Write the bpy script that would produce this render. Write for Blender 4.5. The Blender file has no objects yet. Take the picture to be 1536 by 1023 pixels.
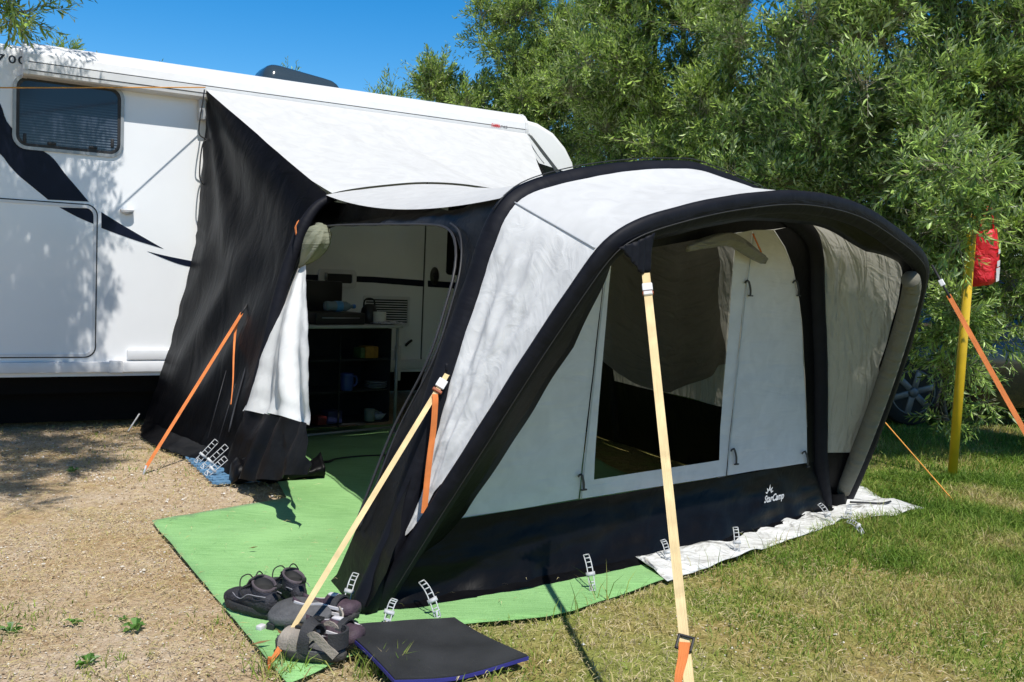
import bpy, bmesh, math, random
import numpy as np
from mathutils import Vector, Matrix, noise
from mathutils.geometry import delaunay_2d_cdt

random.seed(7)
RNG = np.random.default_rng(11)
PI = math.pi
S = bpy.context.scene
COL = S.collection

# ------------------------------------------------------------------ camera
FPX, PITCH, ROLL, HC = 1438.04, 0.0629354, 0.0419165, 1.2
W0, H0 = 1536.0, 1023.0
FW = np.array([0, math.cos(PITCH), -math.sin(PITCH)])
UP = np.array([0, math.sin(PITCH), math.cos(PITCH)])
EX = np.array([1.0, 0, 0])
CR, SR = math.cos(ROLL), math.sin(ROLL)
CAMX, CAMY = CR * EX + SR * UP, -SR * EX + CR * UP
CAM = np.array([0, 0, HC])
cd = bpy.data.cameras.new('camera')
cam = bpy.data.objects.new('camera', cd)
COL.objects.link(cam)
cd.sensor_width = 36.0
cd.lens = 36.0 * FPX / W0
cd.clip_start = 0.05
cd.clip_end = 500
M = Matrix.Identity(4)
for i in range(3):
    M[i][0], M[i][1], M[i][2], M[i][3] = CAMX[i], CAMY[i], -FW[i], CAM[i]
cam.matrix_world = M
S.camera = cam


def ray(px, py):
    u, v = (px - W0 / 2) / FPX, (H0 / 2 - py) / FPX
    return u * CAMX + v * CAMY + FW


def A_(*v):
    return np.array(v, float)


def gp(px, py, z=0.0):
    """measured point of the place on the horizontal plane z"""
    d = ray(px, py)
    return CAM + d * ((z - HC) / d[2])


def on(px, py, P, N):
    d = ray(px, py)
    return CAM + d * (np.dot(P - CAM, N) / np.dot(d, N))


def at(px, py, depth):
    d = ray(px, py)
    return CAM + d * (depth / d[1])


# ------------------------------------------------------------------ frames of the place
YAW = 0.54106952
a = np.array([math.cos(YAW), math.sin(YAW), 0])
b = np.array([-math.sin(YAW), math.cos(YAW), 0])
Z = np.array([0, 0, 1.0])
O = gp(540, 920)
RB = gp(1270, 755)
W = np.linalg.norm(RB - O)
t = (RB - O) / W
n = np.array([t[1], -t[0], 0])
DCAR = 4.2
CARP = O + b * DCAR


def arch_frame(phi, t_=t):
    n_ = np.array([t_[1], -t_[0], 0])
    f = math.radians(phi)
    up = Z * math.cos(f) + n_ * math.sin(f)
    return up, np.cross(t_, up)


# ------------------------------------------------------------------ object helpers
def link(o, parent=None):
    COL.objects.link(o)
    if parent is not None:
        o.parent = parent
    return o


def thing(name, label, cat, loc=(0, 0, 0), rz=0.0, group=None):
    o = bpy.data.objects.new(name, None)
    o.empty_display_size = 0.1
    link(o)
    o.location = [float(v) for v in loc]
    o.rotation_euler = (0, 0, rz)
    o['label'] = label
    o['category'] = cat
    if group:
        o['group'] = group
    return o


def tag(o, label, cat, group=None):
    o['label'] = label
    o['category'] = cat
    if group:
        o['group'] = group
    return o


def np_mesh(name, V, faces_flat, sizes, mats, midx=None, uv=None, smooth=False, attr=None):
    me = bpy.data.meshes.new(name)
    V = np.asarray(V, np.float32)
    ff = np.asarray(faces_flat, np.int32)
    sz = np.asarray(sizes, np.int32)
    me.vertices.add(len(V))
    me.vertices.foreach_set('co', V.ravel())
    me.loops.add(len(ff))
    me.loops.foreach_set('vertex_index', ff)
    me.polygons.add(len(sz))
    st = np.concatenate([[0], np.cumsum(sz)[:-1]]).astype(np.int32)
    me.polygons.foreach_set('loop_start', st)
    me.polygons.foreach_set('loop_total', sz)
    if midx is not None:
        me.polygons.foreach_set('material_index', np.asarray(midx, np.int32))
    me.polygons.foreach_set('use_smooth', np.full(len(sz), smooth))
    for m in (mats if isinstance(mats, (list, tuple)) else [mats]):
        me.materials.append(m)
    if uv is not None:
        l = me.uv_layers.new(name='UVMap')
        l.data.foreach_set('uv', np.asarray(uv, np.float32)[ff].ravel())
    if attr is not None:
        for k, vals in attr.items():
            at_ = me.attributes.new(k, 'FLOAT', 'POINT')
            at_.data.foreach_set('value', np.asarray(vals, np.float32))
    me.update(calc_edges=True)
    me.validate()
    return me


class MB:
    """collects shapes (world or local coordinates) into one mesh"""

    def __init__(s):
        s.v, s.f, s.uv = [], [], []
        s.crisp = False

    def add(s, vs, fs, uv=None):
        k = len(s.v)
        s.v += [tuple(map(float, p)) for p in vs]
        s.uv += [tuple(map(float, q)) for q in uv] if uv is not None else [(float(p[0] + p[1]), float(p[2])) for p in vs]
        s.f += [tuple(i + k for i in f) for f in fs]
        return s

    def box(s, c, d, ax=None, bev=0.0):
        c = np.asarray(c, float)
        ax = np.eye(3) if ax is None else np.asarray(ax, float)
        d = np.asarray(d, float) / 2
        if bev <= 0:
            vs = [c + ax[0] * d[0] * i + ax[1] * d[1] * j + ax[2] * d[2] * k
                  for i in (-1, 1) for j in (-1, 1) for k in (-1, 1)]
            fs = [(0, 1, 3, 2), (4, 6, 7, 5), (0, 4, 5, 1), (2, 3, 7, 6), (0, 2, 6, 4), (1, 5, 7, 3)]
            return s.add(vs, fs)
        bm = bmesh.new()
        bmesh.ops.create_cube(bm, size=1)
        for v in bm.verts:
            v.co = Vector((v.co.x * 2 * d[0], v.co.y * 2 * d[1], v.co.z * 2 * d[2]))
        bmesh.ops.bevel(bm, geom=list(bm.edges), offset=bev, segments=2, affect='EDGES', profile=0.5)
        vs = [c + ax[0] * v.co.x + ax[1] * v.co.y + ax[2] * v.co.z for v in bm.verts]
        bm.verts.index_update()
        fs = [tuple(v.index for v in f.verts) for f in bm.faces]
        bm.free()
        return s.add(vs, fs)

    def tube(s, path, r, k=8, caps=True, flat=1.0, nrm=None):
        P = [np.asarray(p, float) for p in path]
        m = len(P)
        rr = [r] * m if np.isscalar(r) else list(r)
        T = [P[min(i + 1, m - 1)] - P[max(i - 1, 0)] for i in range(m)]
        T = [x / (np.linalg.norm(x) + 1e-9) for x in T]
        ref = np.asarray(nrm, float) if nrm is not None else (Z if abs(T[0][2]) < .9 else EX)
        N = ref - T[0] * np.dot(ref, T[0])
        N /= np.linalg.norm(N)
        vs, uv = [], []
        L = 0
        for i in range(m):
            if i:
                L += np.linalg.norm(P[i] - P[i - 1])
            N = N - T[i] * np.dot(N, T[i])
            N /= (np.linalg.norm(N) + 1e-9)
            B = np.cross(T[i], N)
            for j in range(k):
                th = 2 * PI * j / k
                vs.append(P[i] + rr[i] * (math.cos(th) * N * flat + math.sin(th) * B))
                uv.append((L, j / k * 2 * PI * rr[i]))
        fs = [(i * k + j, i * k + (j + 1) % k, (i + 1) * k + (j + 1) % k, (i + 1) * k + j)
              for i in range(m - 1) for j in range(k)]
        if caps:
            fs += [tuple(range(k - 1, -1, -1)), tuple((m - 1) * k + j for j in range(k))]
        return s.add(vs, fs, uv)

    def ribbon(s, path, w, side, th=0.0015):
        """flat webbing of width w; side = width direction(s)"""
        s.crisp = True
        P = [np.asarray(p, float) for p in path]
        m = len(P)
        vs, uv = [], []
        L = 0
        for i in range(m):
            if i:
                L += np.linalg.norm(P[i] - P[i - 1])
            T = P[min(i + 1, m - 1)] - P[max(i - 1, 0)]
            sd = np.asarray(side[i] if isinstance(side, list) else side, float)
            sd = sd - T * np.dot(sd, T) / np.dot(T, T)
            sd /= np.linalg.norm(sd)
            nn = np.cross(T, sd)
            nn /= np.linalg.norm(nn)
            ww = w[i] if isinstance(w, (list, tuple)) else w
            for q, (x, y) in enumerate(((-.5, -1), (.5, -1), (.5, 1), (-.5, 1))):
                vs.append(P[i] + sd * ww * x + nn * th * y)
                uv.append((L, x * ww))
        fs = [(4 * i + j, 4 * i + (j + 1) % 4, 4 * i + 4 + (j + 1) % 4, 4 * i + 4 + j) for i in range(m - 1) for j in range(4)]
        fs += [(3, 2, 1, 0), tuple(4 * (m - 1) + j for j in range(4))]
        return s.add(vs, fs, uv)

    def rings(s, rings, cap0=True, cap1=True, uvs=None):
        k = len(rings[0])
        m = len(rings)
        vs = [p for r_ in rings for p in r_]
        fs = [(i * k + j, i * k + (j + 1) % k, (i + 1) * k + (j + 1) % k, (i + 1) * k + j)
              for i in range(m - 1) for j in range(k)]
        if cap0:
            fs.append(tuple(range(k - 1, -1, -1)))
        if cap1:
            fs.append(tuple((m - 1) * k + j for j in range(k)))
        return s.add(vs, fs)

    def lathe(s, c, prof, k=20, ax=None):
        c = np.asarray(c, float)
        ax = np.eye(3) if ax is None else np.asarray(ax, float)
        rg = [[c + ax[0] * r_ * math.cos(2 * PI * j / k) + ax[1] * r_ * math.sin(2 * PI * j / k) + ax[2] * z
               for j in range(k)] for r_, z in prof]
        return s.rings(rg, True, True)

    def grid(s, fn, nu, nv):
        vs, uv = [], []
        for i in range(nu + 1):
            for j in range(nv + 1):
                p = fn(i / nu, j / nv)
                vs.append(p)
        fs = [(i * (nv + 1) + j, (i + 1) * (nv + 1) + j, (i + 1) * (nv + 1) + j + 1, i * (nv + 1) + j + 1)
              for i in range(nu) for j in range(nv)]
        G = np.array(vs).reshape(nu + 1, nv + 1, 3)
        du = np.concatenate([np.zeros((1, nv + 1)), np.cumsum(np.linalg.norm(np.diff(G, axis=0), axis=2), axis=0)])
        dv = np.concatenate([np.zeros((nu + 1, 1)), np.cumsum(np.linalg.norm(np.diff(G, axis=1), axis=2), axis=1)], axis=1)
        uv = np.stack([du, dv], -1).reshape(-1, 2)
        return s.add(vs, fs, uv)

    def prism(s, pts2, z0, z1, fr=None):
        """closed outline extruded; fr maps (u,v,w) to a point"""
        fr = fr or (lambda u, v, w: (u, v, w))
        k = len(pts2)
        vs = [fr(u, v, z0) for u, v in pts2] + [fr(u, v, z1) for u, v in pts2]
        fs = [tuple(range(k - 1, -1, -1)), tuple(range(k, 2 * k))]
        fs += [(j, (j + 1) % k, k + (j + 1) % k, k + j) for j in range(k)]
        return s.add(vs, fs)

    def fill(s, pts2, fr, step=0.05, disp=None):
        """triangulated sheet inside an outline, with inner points so that it can wrinkle"""
        P = [Vector(map(float, p)) for p in densify(pts2, step)]
        k = len(P)
        xs = [p.x for p in P]
        ys = [p.y for p in P]
        ins = []
        x = min(xs) + step * .5
        while x < max(xs):
            y = min(ys) + step * .5
            while y < max(ys):
                q = (x + random.uniform(-.2, .2) * step, y + random.uniform(-.2, .2) * step)
                if inside(q, P) and edge_dist(q, P) > step * .45:
                    ins.append(Vector(q))
                y += step
            x += step
        out = delaunay_2d_cdt(P + ins, [], [list(range(k))], 1, 1e-6)
        vs2, fs = out[0], out[2]
        vs = []
        for p in vs2:
            w = disp(p.x, p.y) if disp else 0.0
            vs.append(fr(p.x, p.y, w))
        return s.add(vs, [tuple(f) for f in fs], [(p.x, p.y) for p in vs2])

    def build(s, name, mat, parent=None, smooth=True, off=None, auto=None, solid=0.0):
        me = bpy.data.meshes.new(name)
        V = np.array(s.v, float)
        o0 = np.zeros(3)
        if off is not None:
            o0 = np.asarray(off, float)
        elif parent is not None:
            o0 = ROOTOFF.get(parent.name, np.zeros(3))
        V = V - o0
        me.from_pydata([tuple(p) for p in V], [], s.f)
        l = me.uv_layers.new(name='UVMap')
        idx = np.empty(len(me.loops), np.int32)
        me.loops.foreach_get('vertex_index', idx)
        l.data.foreach_set('uv', np.array(s.uv, np.float32)[idx].ravel())
        for m in (mat if isinstance(mat, (list, tuple)) else [mat]):
            me.materials.append(m)
        bm = bmesh.new()
        bm.from_mesh(me)
        bmesh.ops.recalc_face_normals(bm, faces=bm.faces)
        bm.to_mesh(me)
        bm.free()
        me.polygons.foreach_set('use_smooth', np.full(len(me.polygons), bool(smooth)))
        if s.crisp and auto is None:
            auto = 50
        if smooth and auto is not None:
            me.set_sharp_from_angle(angle=math.radians(auto))
        o = bpy.data.objects.new(name, me)
        link(o, parent)
        if parent is not None:
            ROOTOFF[o.name] = o0
        else:
            o.location = [float(x) for x in o0]
        if solid:
            md = o.modifiers.new('thickness', 'SOLIDIFY')
            md.thickness = solid
            md.offset = 0
        return o


ROOTOFF = {}


def root(name, label, cat, loc, group=None):
    """a thing whose parts are given in world coordinates"""
    o = thing(name, label, cat, loc, 0, group)
    ROOTOFF[o.name] = np.asarray(loc, float)
    return o


def densify(pts, step):
    out = []
    k = len(pts)
    for i in range(k):
        p, q = np.array(pts[i], float), np.array(pts[(i + 1) % k], float)
        m = max(1, int(np.linalg.norm(q - p) / step))
        for j in range(m):
            out.append(tuple(p + (q - p) * j / m))
    return out


def inside(q, P):
    c = False
    k = len(P)
    j = k - 1
    for i in range(k):
        if (P[i][1] > q[1]) != (P[j][1] > q[1]) and \
                q[0] < (P[j][0] - P[i][0]) * (q[1] - P[i][1]) / (P[j][1] - P[i][1]) + P[i][0]:
            c = not c
        j = i
    return c


def edge_dist(q, P):
    return min((p[0] - q[0]) ** 2 + (p[1] - q[1]) ** 2 for p in P) ** .5


def smooth_path(pts, m=60, closed=False):
    """Catmull-Rom resample by arc length"""
    P = [np.asarray(p, float) for p in pts]
    out = []
    k = len(P)
    for i in range(k - 1):
        p0, p1, p2, p3 = P[max(i - 1, 0)], P[i], P[i + 1], P[min(i + 2, k - 1)]
        for j in range(16):
            x = j / 16
            out.append(.5 * ((2 * p1) + (-p0 + p2) * x + (2 * p0 - 5 * p1 + 4 * p2 - p3) * x * x + (-p0 + 3 * p1 - 3 * p2 + p3) * x ** 3))
    out.append(P[-1])
    out = np.array(out)
    L = np.concatenate([[0], np.cumsum(np.linalg.norm(np.diff(out, axis=0), axis=1))])
    s = np.linspace(0, L[-1], m)
    return np.stack([np.interp(s, L, out[:, c]) for c in range(out.shape[1])], 1)


def fbm(x, y, z=0.0, o=3):
    return noise.fractal(Vector((x, y, z)), 1.0, 2.0, o)


# ------------------------------------------------------------------ materials
def mat(name):
    m = bpy.data.materials.new(name)
    m.use_nodes = True
    nt = m.node_tree
    for x in list(nt.nodes):
        nt.nodes.remove(x)
    out = nt.nodes.new('ShaderNodeOutputMaterial')
    return m, nt, out


def nd(nt, typ, ins=None, **kw):
    x = nt.nodes.new(typ)
    for k, v in kw.items():
        setattr(x, k, v)
    for k, v in (ins or {}).items():
        if hasattr(v, 'is_linked') or hasattr(v, 'links'):
            nt.links.new(v, x.inputs[k])
        else:
            x.inputs[k].default_value = v
    return x


def c4(c):
    return (c[0], c[1], c[2], 1.0)


def ramp(nt, fac, stops):
    r = nt.nodes.new('ShaderNodeValToRGB')
    e = r.color_ramp.elements
    while len(e) < len(stops):
        e.new(0.5)
    for i, (p, c) in enumerate(stops):
        e[i].position = p
        e[i].color = c4(c) if len(c) == 3 else c
    nt.links.new(fac, r.inputs[0])
    return r


def plain(name, col, rough=.5, metal=0.0, spec=.5, var=.12, scale=12.0, bump=0.0, bscale=60.0, coat=0.0, coords='Object'):
    """principled surface with slight noise in colour, roughness and height"""
    m, nt, out = mat(name)
    tc = nd(nt, 'ShaderNodeTexCoord')
    nz = nd(nt, 'ShaderNodeTexNoise', {'Vector': tc.outputs[coords], 'Scale': scale, 'Detail': 4.0})
    c0 = [max(0, x * (1 - var)) for x in col]
    c1 = [min(1, x * (1 + var)) for x in col]
    rp = ramp(nt, nz.outputs[0], [(.3, c0), (.7, c1)])
    p = nd(nt, 'ShaderNodeBsdfPrincipled', {'Base Color': rp.outputs[0], 'Roughness': rough, 'Metallic': metal, 'Specular IOR Level': spec, 'Coat Weight': coat})
    if bump:
        n2 = nd(nt, 'ShaderNodeTexNoise', {'Vector': tc.outputs[coords], 'Scale': bscale, 'Detail': 3.0})
        bp = nd(nt, 'ShaderNodeBump', {'Strength': bump, 'Distance': .01, 'Height': n2.outputs[0]})
        nt.links.new(bp.outputs[0], p.inputs['Normal'])
    nt.links.new(p.outputs[0], out.inputs[0])
    return m


def fabric(name, col, rough=.75, trans=0.0, tcol=None, bump=.5, stretch=(1.5, 7.0), sheen=0.0, spec=.3, dirt=0.06, fold=.03, crease=.5):
    """tent cloth: long soft creases, fine weave, a little light through it"""
    m, nt, out = mat(name)
    tc = nd(nt, 'ShaderNodeTexCoord')
    mp = nd(nt, 'ShaderNodeMapping', {'Vector': tc.outputs['UV'], 'Scale': (stretch[0], stretch[1], 1), 'Rotation': (0, 0, .35)})
    n1 = nd(nt, 'ShaderNodeTexNoise', {'Vector': mp.outputs[0], 'Scale': 2.0, 'Detail': 3.0, 'Distortion': .6})
    n2 = nd(nt, 'ShaderNodeTexNoise', {'Vector': tc.outputs['UV'], 'Scale': 9.0, 'Detail': 4.0, 'Distortion': 1.2})
    n3 = nd(nt, 'ShaderNodeTexNoise', {'Vector': tc.outputs['UV'], 'Scale': 700.0, 'Detail': 1.0})
    ad = nd(nt, 'ShaderNodeMath', {0: n1.outputs[0], 1: 2.0}, operation='MULTIPLY')
    rd = nd(nt, 'ShaderNodeMath', {0: n2.outputs[0], 1: .5}, operation='SUBTRACT')
    rd2 = nd(nt, 'ShaderNodeMath', {0: rd.outputs[0]}, operation='ABSOLUTE')
    ad2 = nd(nt, 'ShaderNodeMath', {0: rd2.outputs[0], 1: -crease}, operation='MULTIPLY')
    s1 = nd(nt, 'ShaderNodeMath', {0: ad.outputs[0], 1: ad2.outputs[0]}, operation='ADD')
    b1 = nd(nt, 'ShaderNodeBump', {'Strength': bump, 'Distance': fold, 'Height': s1.outputs[0]})
    b2 = nd(nt, 'ShaderNodeBump', {'Strength': .12, 'Distance': .001, 'Height': n3.outputs[0], 'Normal': b1.outputs[0]})
    rp = ramp(nt, n2.outputs[0], [(.3, [x * (1 - dirt) for x in col]), (.7, [min(1, x * (1 + dirt)) for x in col])])
    p = nd(nt, 'ShaderNodeBsdfPrincipled', {'Base Color': rp.outputs[0], 'Roughness': rough, 'Specular IOR Level': spec, 'Sheen Weight': sheen, 'Normal': b2.outputs[0]})
    if trans > 0:
        tr = nd(nt, 'ShaderNodeBsdfTranslucent', {'Color': c4(tcol or col), 'Normal': b2.outputs[0]})
        mx = nd(nt, 'ShaderNodeMixShader', {0: trans, 1: p.outputs[0], 2: tr.outputs[0]})
        nt.links.new(mx.outputs[0], out.inputs[0])
    else:
        nt.links.new(p.outputs[0], out.inputs[0])
    return m


def leaf_mat(name, dark, light, back, trans=.25):
    m, nt, out = mat(name)
    g = nd(nt, 'ShaderNodeNewGeometry')
    rp = ramp(nt, g.outputs['Random Per Island'], [(0, dark), (.35, [x * .45 + y * .3 for x, y in zip(dark, light)]), (.85, light), (1, [min(.75, x * 1.4) for x in light])])
    mx = nd(nt, 'ShaderNodeMix', {0: g.outputs['Backfacing'], 6: rp.outputs[0], 7: c4(back)}, data_type='RGBA')
    p = nd(nt, 'ShaderNodeBsdfPrincipled', {'Base Color': mx.outputs[2], 'Roughness': .4, 'Specular IOR Level': .4})
    tr = nd(nt, 'ShaderNodeBsdfTranslucent', {'Color': c4([light[0] * 1.6, light[1] * 1.7, light[2]])})
    ms = nd(nt, 'ShaderNodeMixShader', {0: trans, 1: p.outputs[0], 2: tr.outputs[0]})
    nt.links.new(ms.outputs[0], out.inputs[0])
    return m


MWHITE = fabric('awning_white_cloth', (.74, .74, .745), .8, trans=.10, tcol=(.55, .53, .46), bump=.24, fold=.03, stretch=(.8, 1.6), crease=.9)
MROOF = fabric('awning_roof_cloth', (.605, .605, .607), .8, trans=.06, tcol=(.5, .48, .42), bump=.14, fold=.03, stretch=(.6, 1.4))
MPANEL = fabric('awning_front_cloth', (.625, .605, .615), .8, trans=.10, tcol=(.5, .48, .42), bump=.25, fold=.02)
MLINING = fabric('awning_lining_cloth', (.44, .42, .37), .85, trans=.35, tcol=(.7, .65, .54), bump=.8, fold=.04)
MDRAPE = fabric('awning_drape_cloth', (.30, .29, .26), .85, trans=.2, tcol=(.3, .28, .22), bump=.6, fold=.04)
MINNER = fabric('awning_leg_lining', (.19, .18, .145), .8, trans=.1, tcol=(.3, .28, .2), bump=.6, fold=.02, stretch=(9, 1))
MBLACK = fabric('awning_black_cloth', (.0032, .0032, .0042), .42, bump=.2, fold=.035, spec=.13, dirt=.25, stretch=(.7, 2.2))
MSLEEVE = fabric('awning_sleeve_cloth', (.0085, .009, .0135), .6, bump=.3, fold=.012, stretch=(5, 1.5), spec=.16, dirt=.2)
MCURT = fabric('awning_curtain_cloth', (.78, .78, .77), .8, trans=.10, tcol=(.6, .58, .5), bump=.2, fold=.02, stretch=(1, 1))
MKNOT = fabric('awning_knot_cloth', (.30, .31, .23), .7, trans=.3, tcol=(.5, .5, .33), bump=.6)
MZIP = plain('zip_black', (.02, .02, .022), .6)
MPIPE = plain('piping_dark', (.03, .03, .035), .5)
MPLAST = plain('white_plastic', (.72, .72, .73), .4)
MGREYPL = plain('grey_plastic', (.45, .47, .5), .4)
MYEL = fabric('webbing_yellow', (.76, .58, .31), .75, bump=.8, stretch=(3, 420), fold=.0012, dirt=.15)
MORA = fabric('webbing_orange', (.74, .22, .06), .7, bump=.8, stretch=(3, 420), fold=.0012, dirt=.15)
MBLKPL = plain('black_plastic', (.015, .015, .016), .4)
MCORDW = plain('cord_light', (.5, .5, .5), .7)
# ------------------------------------------------------------------ planes measured on the place
class Plane:
    def __init__(s, P, ex, ey):
        s.P = np.asarray(P, float)
        s.ex = np.asarray(ex, float) / np.linalg.norm(ex)
        ey = np.asarray(ey, float)
        ey = ey - s.ex * np.dot(ey, s.ex)
        s.ey = ey / np.linalg.norm(ey)
        s.N = np.cross(s.ex, s.ey)          # towards the camera side
        if np.dot(s.N, CAM - s.P) < 0:
            s.N = -s.N

    def px(s, x, y):
        X = on(x, y, s.P, s.N) - s.P
        return float(np.dot(X, s.ex)), float(np.dot(X, s.ey))

    def pts(s, L):
        return [s.px(*p) for p in L]

    def fr(s, u, v, w=0.0):
        return s.P + s.ex * u + s.ey * v + s.N * w

    def w3(s, x, y, w=0.0):
        return s.fr(*s.px(x, y), w)


UP3, N3 = arch_frame(25)
UP2, N2 = arch_frame(5)
PL3 = Plane(O, t, UP3)
PL2 = Plane(O, t, UP2)
PLC = Plane(CARP, a, Z)                 # side of the caravan

# ---- the three inflated arches as centre lines
TR = 0.047
o3 = [(.019, .011), (.122, .364), (.224, .685), (.34, 1.057), (.434, 1.323), (.487, 1.455), (.54, 1.52), (.629, 1.573), (.743, 1.614),
      (.928, 1.668), (1.133, 1.713), (1.403, 1.754), (1.682, 1.759), (1.962, 1.734), (2.28, 1.666), (2.528, 1.601), (2.72, 1.52),
      (2.825, 1.385), (2.955, 1.121), (3.098, .753), (3.22, .349), (3.285, .02)]
p3 = smooth_path(o3, 160)
tg = np.gradient(p3, axis=0)
tg /= np.linalg.norm(tg, axis=1)[:, None]
c3 = p3 + np.stack([tg[:, 1], -tg[:, 0]], 1) * TR      # inwards
for _ in range(4):
    c3[1:-1] = (c3[:-2] + c3[1:-1] * 2 + c3[2:]) / 4
A3 = np.array([PL3.fr(u, max(v, .02)) for u, v in c3])
h2 = [(0.01, .01), (.134, .30), (.19, .518), (.281, .858), (.395, 1.2), (.45, 1.385), (.505, 1.48), (.60, 1.535), (.779, 1.592), (.957, 1.634),
      (1.187, 1.675), (1.40, 1.70), (1.64, 1.71)]
W2 = 3.02
h2 = [q for q in h2 if q[0] < W2 / 2 - .05] + [(W2 / 2, 1.712)]
h2 = h2 + [(W2 - u, v) for u, v in h2[-2::-1]]
p2 = smooth_path(h2, 160)
for _ in range(4):
    p2[1:-1] = (p2[:-2] + p2[1:-1] * 2 + p2[2:]) / 4
A2 = np.array([PL2.fr(u, v) for u, v in p2])
B1 = gp(350, 708)
t1 = a * math.cos(math.radians(3)) + b * math.sin(math.radians(3))
PL1 = Plane(B1, t1, Z)
W1 = 3.0
h1 = [(0.03, .01), (.115, .427), (.19, .745), (.28, 1.145), (.375, 1.43), (.455, 1.58), (.545, 1.65), (.715, 1.70), (.94, 1.745), (1.2, 1.785), (1.5, 1.80)]
h1 = h1 + [(W1 - u, v) for u, v in h1[-2::-1]]
p1 = smooth_path(h1, 160)
for _ in range(3):
    p1[1:-1] = (p1[:-2] + p1[1:-1] * 2 + p1[2:]) / 4
A1 = np.array([PL1.fr(u, v) for u, v in p1])


def splits(c, lo, hi):
    """index of the left and right shoulder along a curve"""
    i0 = int(np.argmin(np.abs(c[:80, 1] - lo)))
    i1 = 159 - int(np.argmin(np.abs(c[::-1][:80, 1] - hi)))
    return i0, i1


S3, S2, S1 = splits(c3, 1.42, 1.56), splits(p2, 1.48, 1.58), splits(p1, 1.655, 1.655)


def leg(curve, i0, i1, s):
    """curve[i0..i1] by fraction"""
    x = i0 + (i1 - i0) * s
    k = int(min(max(x, 0), len(curve) - 2))
    return curve[k] + (curve[k + 1] - curve[k]) * (x - k)


def outer(c, pl, d):
    """the same arch, on the outside of its tube"""
    g_ = np.gradient(c, axis=0)
    g_ /= np.linalg.norm(g_, axis=1)[:, None]
    q = c + np.stack([-g_[:, 1], g_[:, 0]], 1) * d
    return np.array([pl.fr(u, max(v, .01)) for u, v in q])


A3O, A2O, A1O = outer(c3, PL3, TR * .9), outer(p2, PL2, TR * .6), outer(p1, PL1, TR * .35)
def blend(cI, cO, sp, lo=.25):
    """tube centre at the foot, outside of the tube from the shoulder up"""
    out = cI.copy()
    for i in range(160):
        d = i / sp[0] if i < sp[0] else ((159 - i) / (159 - sp[1]) if i > sp[1] else 1)
        k = min(1, max(0, (d - lo) / (1 - lo)))
        out[i] = cI[i] + (cO[i] - cI[i]) * k
    return out


A3B, A2B, A1B = blend(A3, A3O, S3), blend(A2, A2O, S2), blend(A1, A1O, S1)
# ------------------------------------------------------------------ the awning
tent = root('caravan_awning', 'inflatable black and white caravan awning with arched front canopy, standing open beside the white caravan', 'awning',
            (O[0] + .6, O[1] + 1.8, 0))

m = MB()
m.tube(A3, [TR * (1 + .012 * math.sin(i * .9) + .02 * fbm(i * .21, 3)) for i in range(160)], 16, True, .6, N3)
m.build('air_tube', MSLEEVE, tent)
m = MB()
m.tube(A2, [TR * (1 + .012 * math.sin(i * 1.1) + .02 * fbm(i * .2, 8)) for i in range(160)], 16, True, 1.08, N2)
m.build('air_tube', MSLEEVE, tent)
m = MB()
m.tube(A1, [TR * (.85 if min(i, 159 - i) < S1[0] - 8 else .17 + .68 * max(0, 1 - (min(i, 159 - i) - S1[0] + 8) / 16)) for i in range(160)], 12)
m.build('air_tube', MSLEEVE, tent)


# stitched seam along the front of the arches
m = MB()
m.tube([PL3.fr(c3[i, 0], max(c3[i, 1], .02), TR * .585) for i in range(3, 157)], .0026, 5)
m.build('seam', MZIP, tent)
m = MB()
m.tube([PL2.fr(p2[i, 0], p2[i, 1], TR * .2) + (A2O[i] - A2[i]) * 1.98 for i in range(S2[0] - 2, S2[1])], .0024, 5)
m.build('seam', MZIP, tent)

# valance: black band on the inside of the front arch, left leg to right shoulder
iend = 154
def val(i, w):
    k = min(i, 159)
    nn = np.array([tg[k, 1], -tg[k, 0]])
    q = c3[k] + nn * w
    return q
m = MB()
def valf(u, v):
    k = int(round(3 + (iend - 3) * u))
    w = (.088 + .004 * math.sin(k * .35) + .125 * min(1, max(0, (S3[0] + 4 - k) / 14)) * min(1, k / 12)) * v * (1 - .66 * min(1, max(0, k - S3[1] + 6) / 10)) + .02
    q = val(k, w)
    return PL3.fr(q[0], max(q[1], .03), -.01 - .06 * v + .002 * math.sin(k * .8) * v)
m.grid(valf, 150, 4)
m.build('valance', MBLACK, tent, solid=.003)

# grey lining sleeve on the inside of the right front leg
m = MB()
pa = []
for i in range(S3[1] + 5, 157):
    q = val(i, .088)
    pa.append(PL3.fr(q[0], max(q[1], .04), .02 - .02 * (i - S3[1]) / 40))
m.tube(pa, .043, 12)
m.build('leg_sleeve', MINNER, tent)


# ---- roof and side cloth between the arches
def loft(cA, sA, cB, sB, seg, sag=0.0, wr=.006, sc=5.0, seed=0.0, lo=0.0, hi=1.0, offn=0.0):
    ia = {'l': (0, sA[0]), 'm': sA, 'r': (159, sA[1])}[seg]
    ib = {'l': (0, sB[0]), 'm': sB, 'r': (159, sB[1])}[seg]

    def fn(u, v):
        s = lo + (hi - lo) * u
        P, Q = leg(cA, *ia, s), leg(cB, *ib, s)
        X = P + (Q - P) * v
        e = 4 * v * (1 - v)
        x = X - e * sag * Z * ((1 - u ** 6) if sag > .05 else (1 - abs(2 * u - 1) ** 4))
        k = wr * e * (min(1, u * 8) * min(1, (1 - u) * 8) if seg == 'm' else min(1, (1 - u) * 8)) * (fbm(X[0] * sc + seed, X[1] * sc, X[2] * sc * .6) * 1.6)
        if seg == 'm' and sag > .05: x = x - a * .035 * max(0, 1 - u * 9)
        d = Z if seg == 'm' else (-a if seg == 'l' else a)
        return x + d * (k + offn)
    return fn


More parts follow.
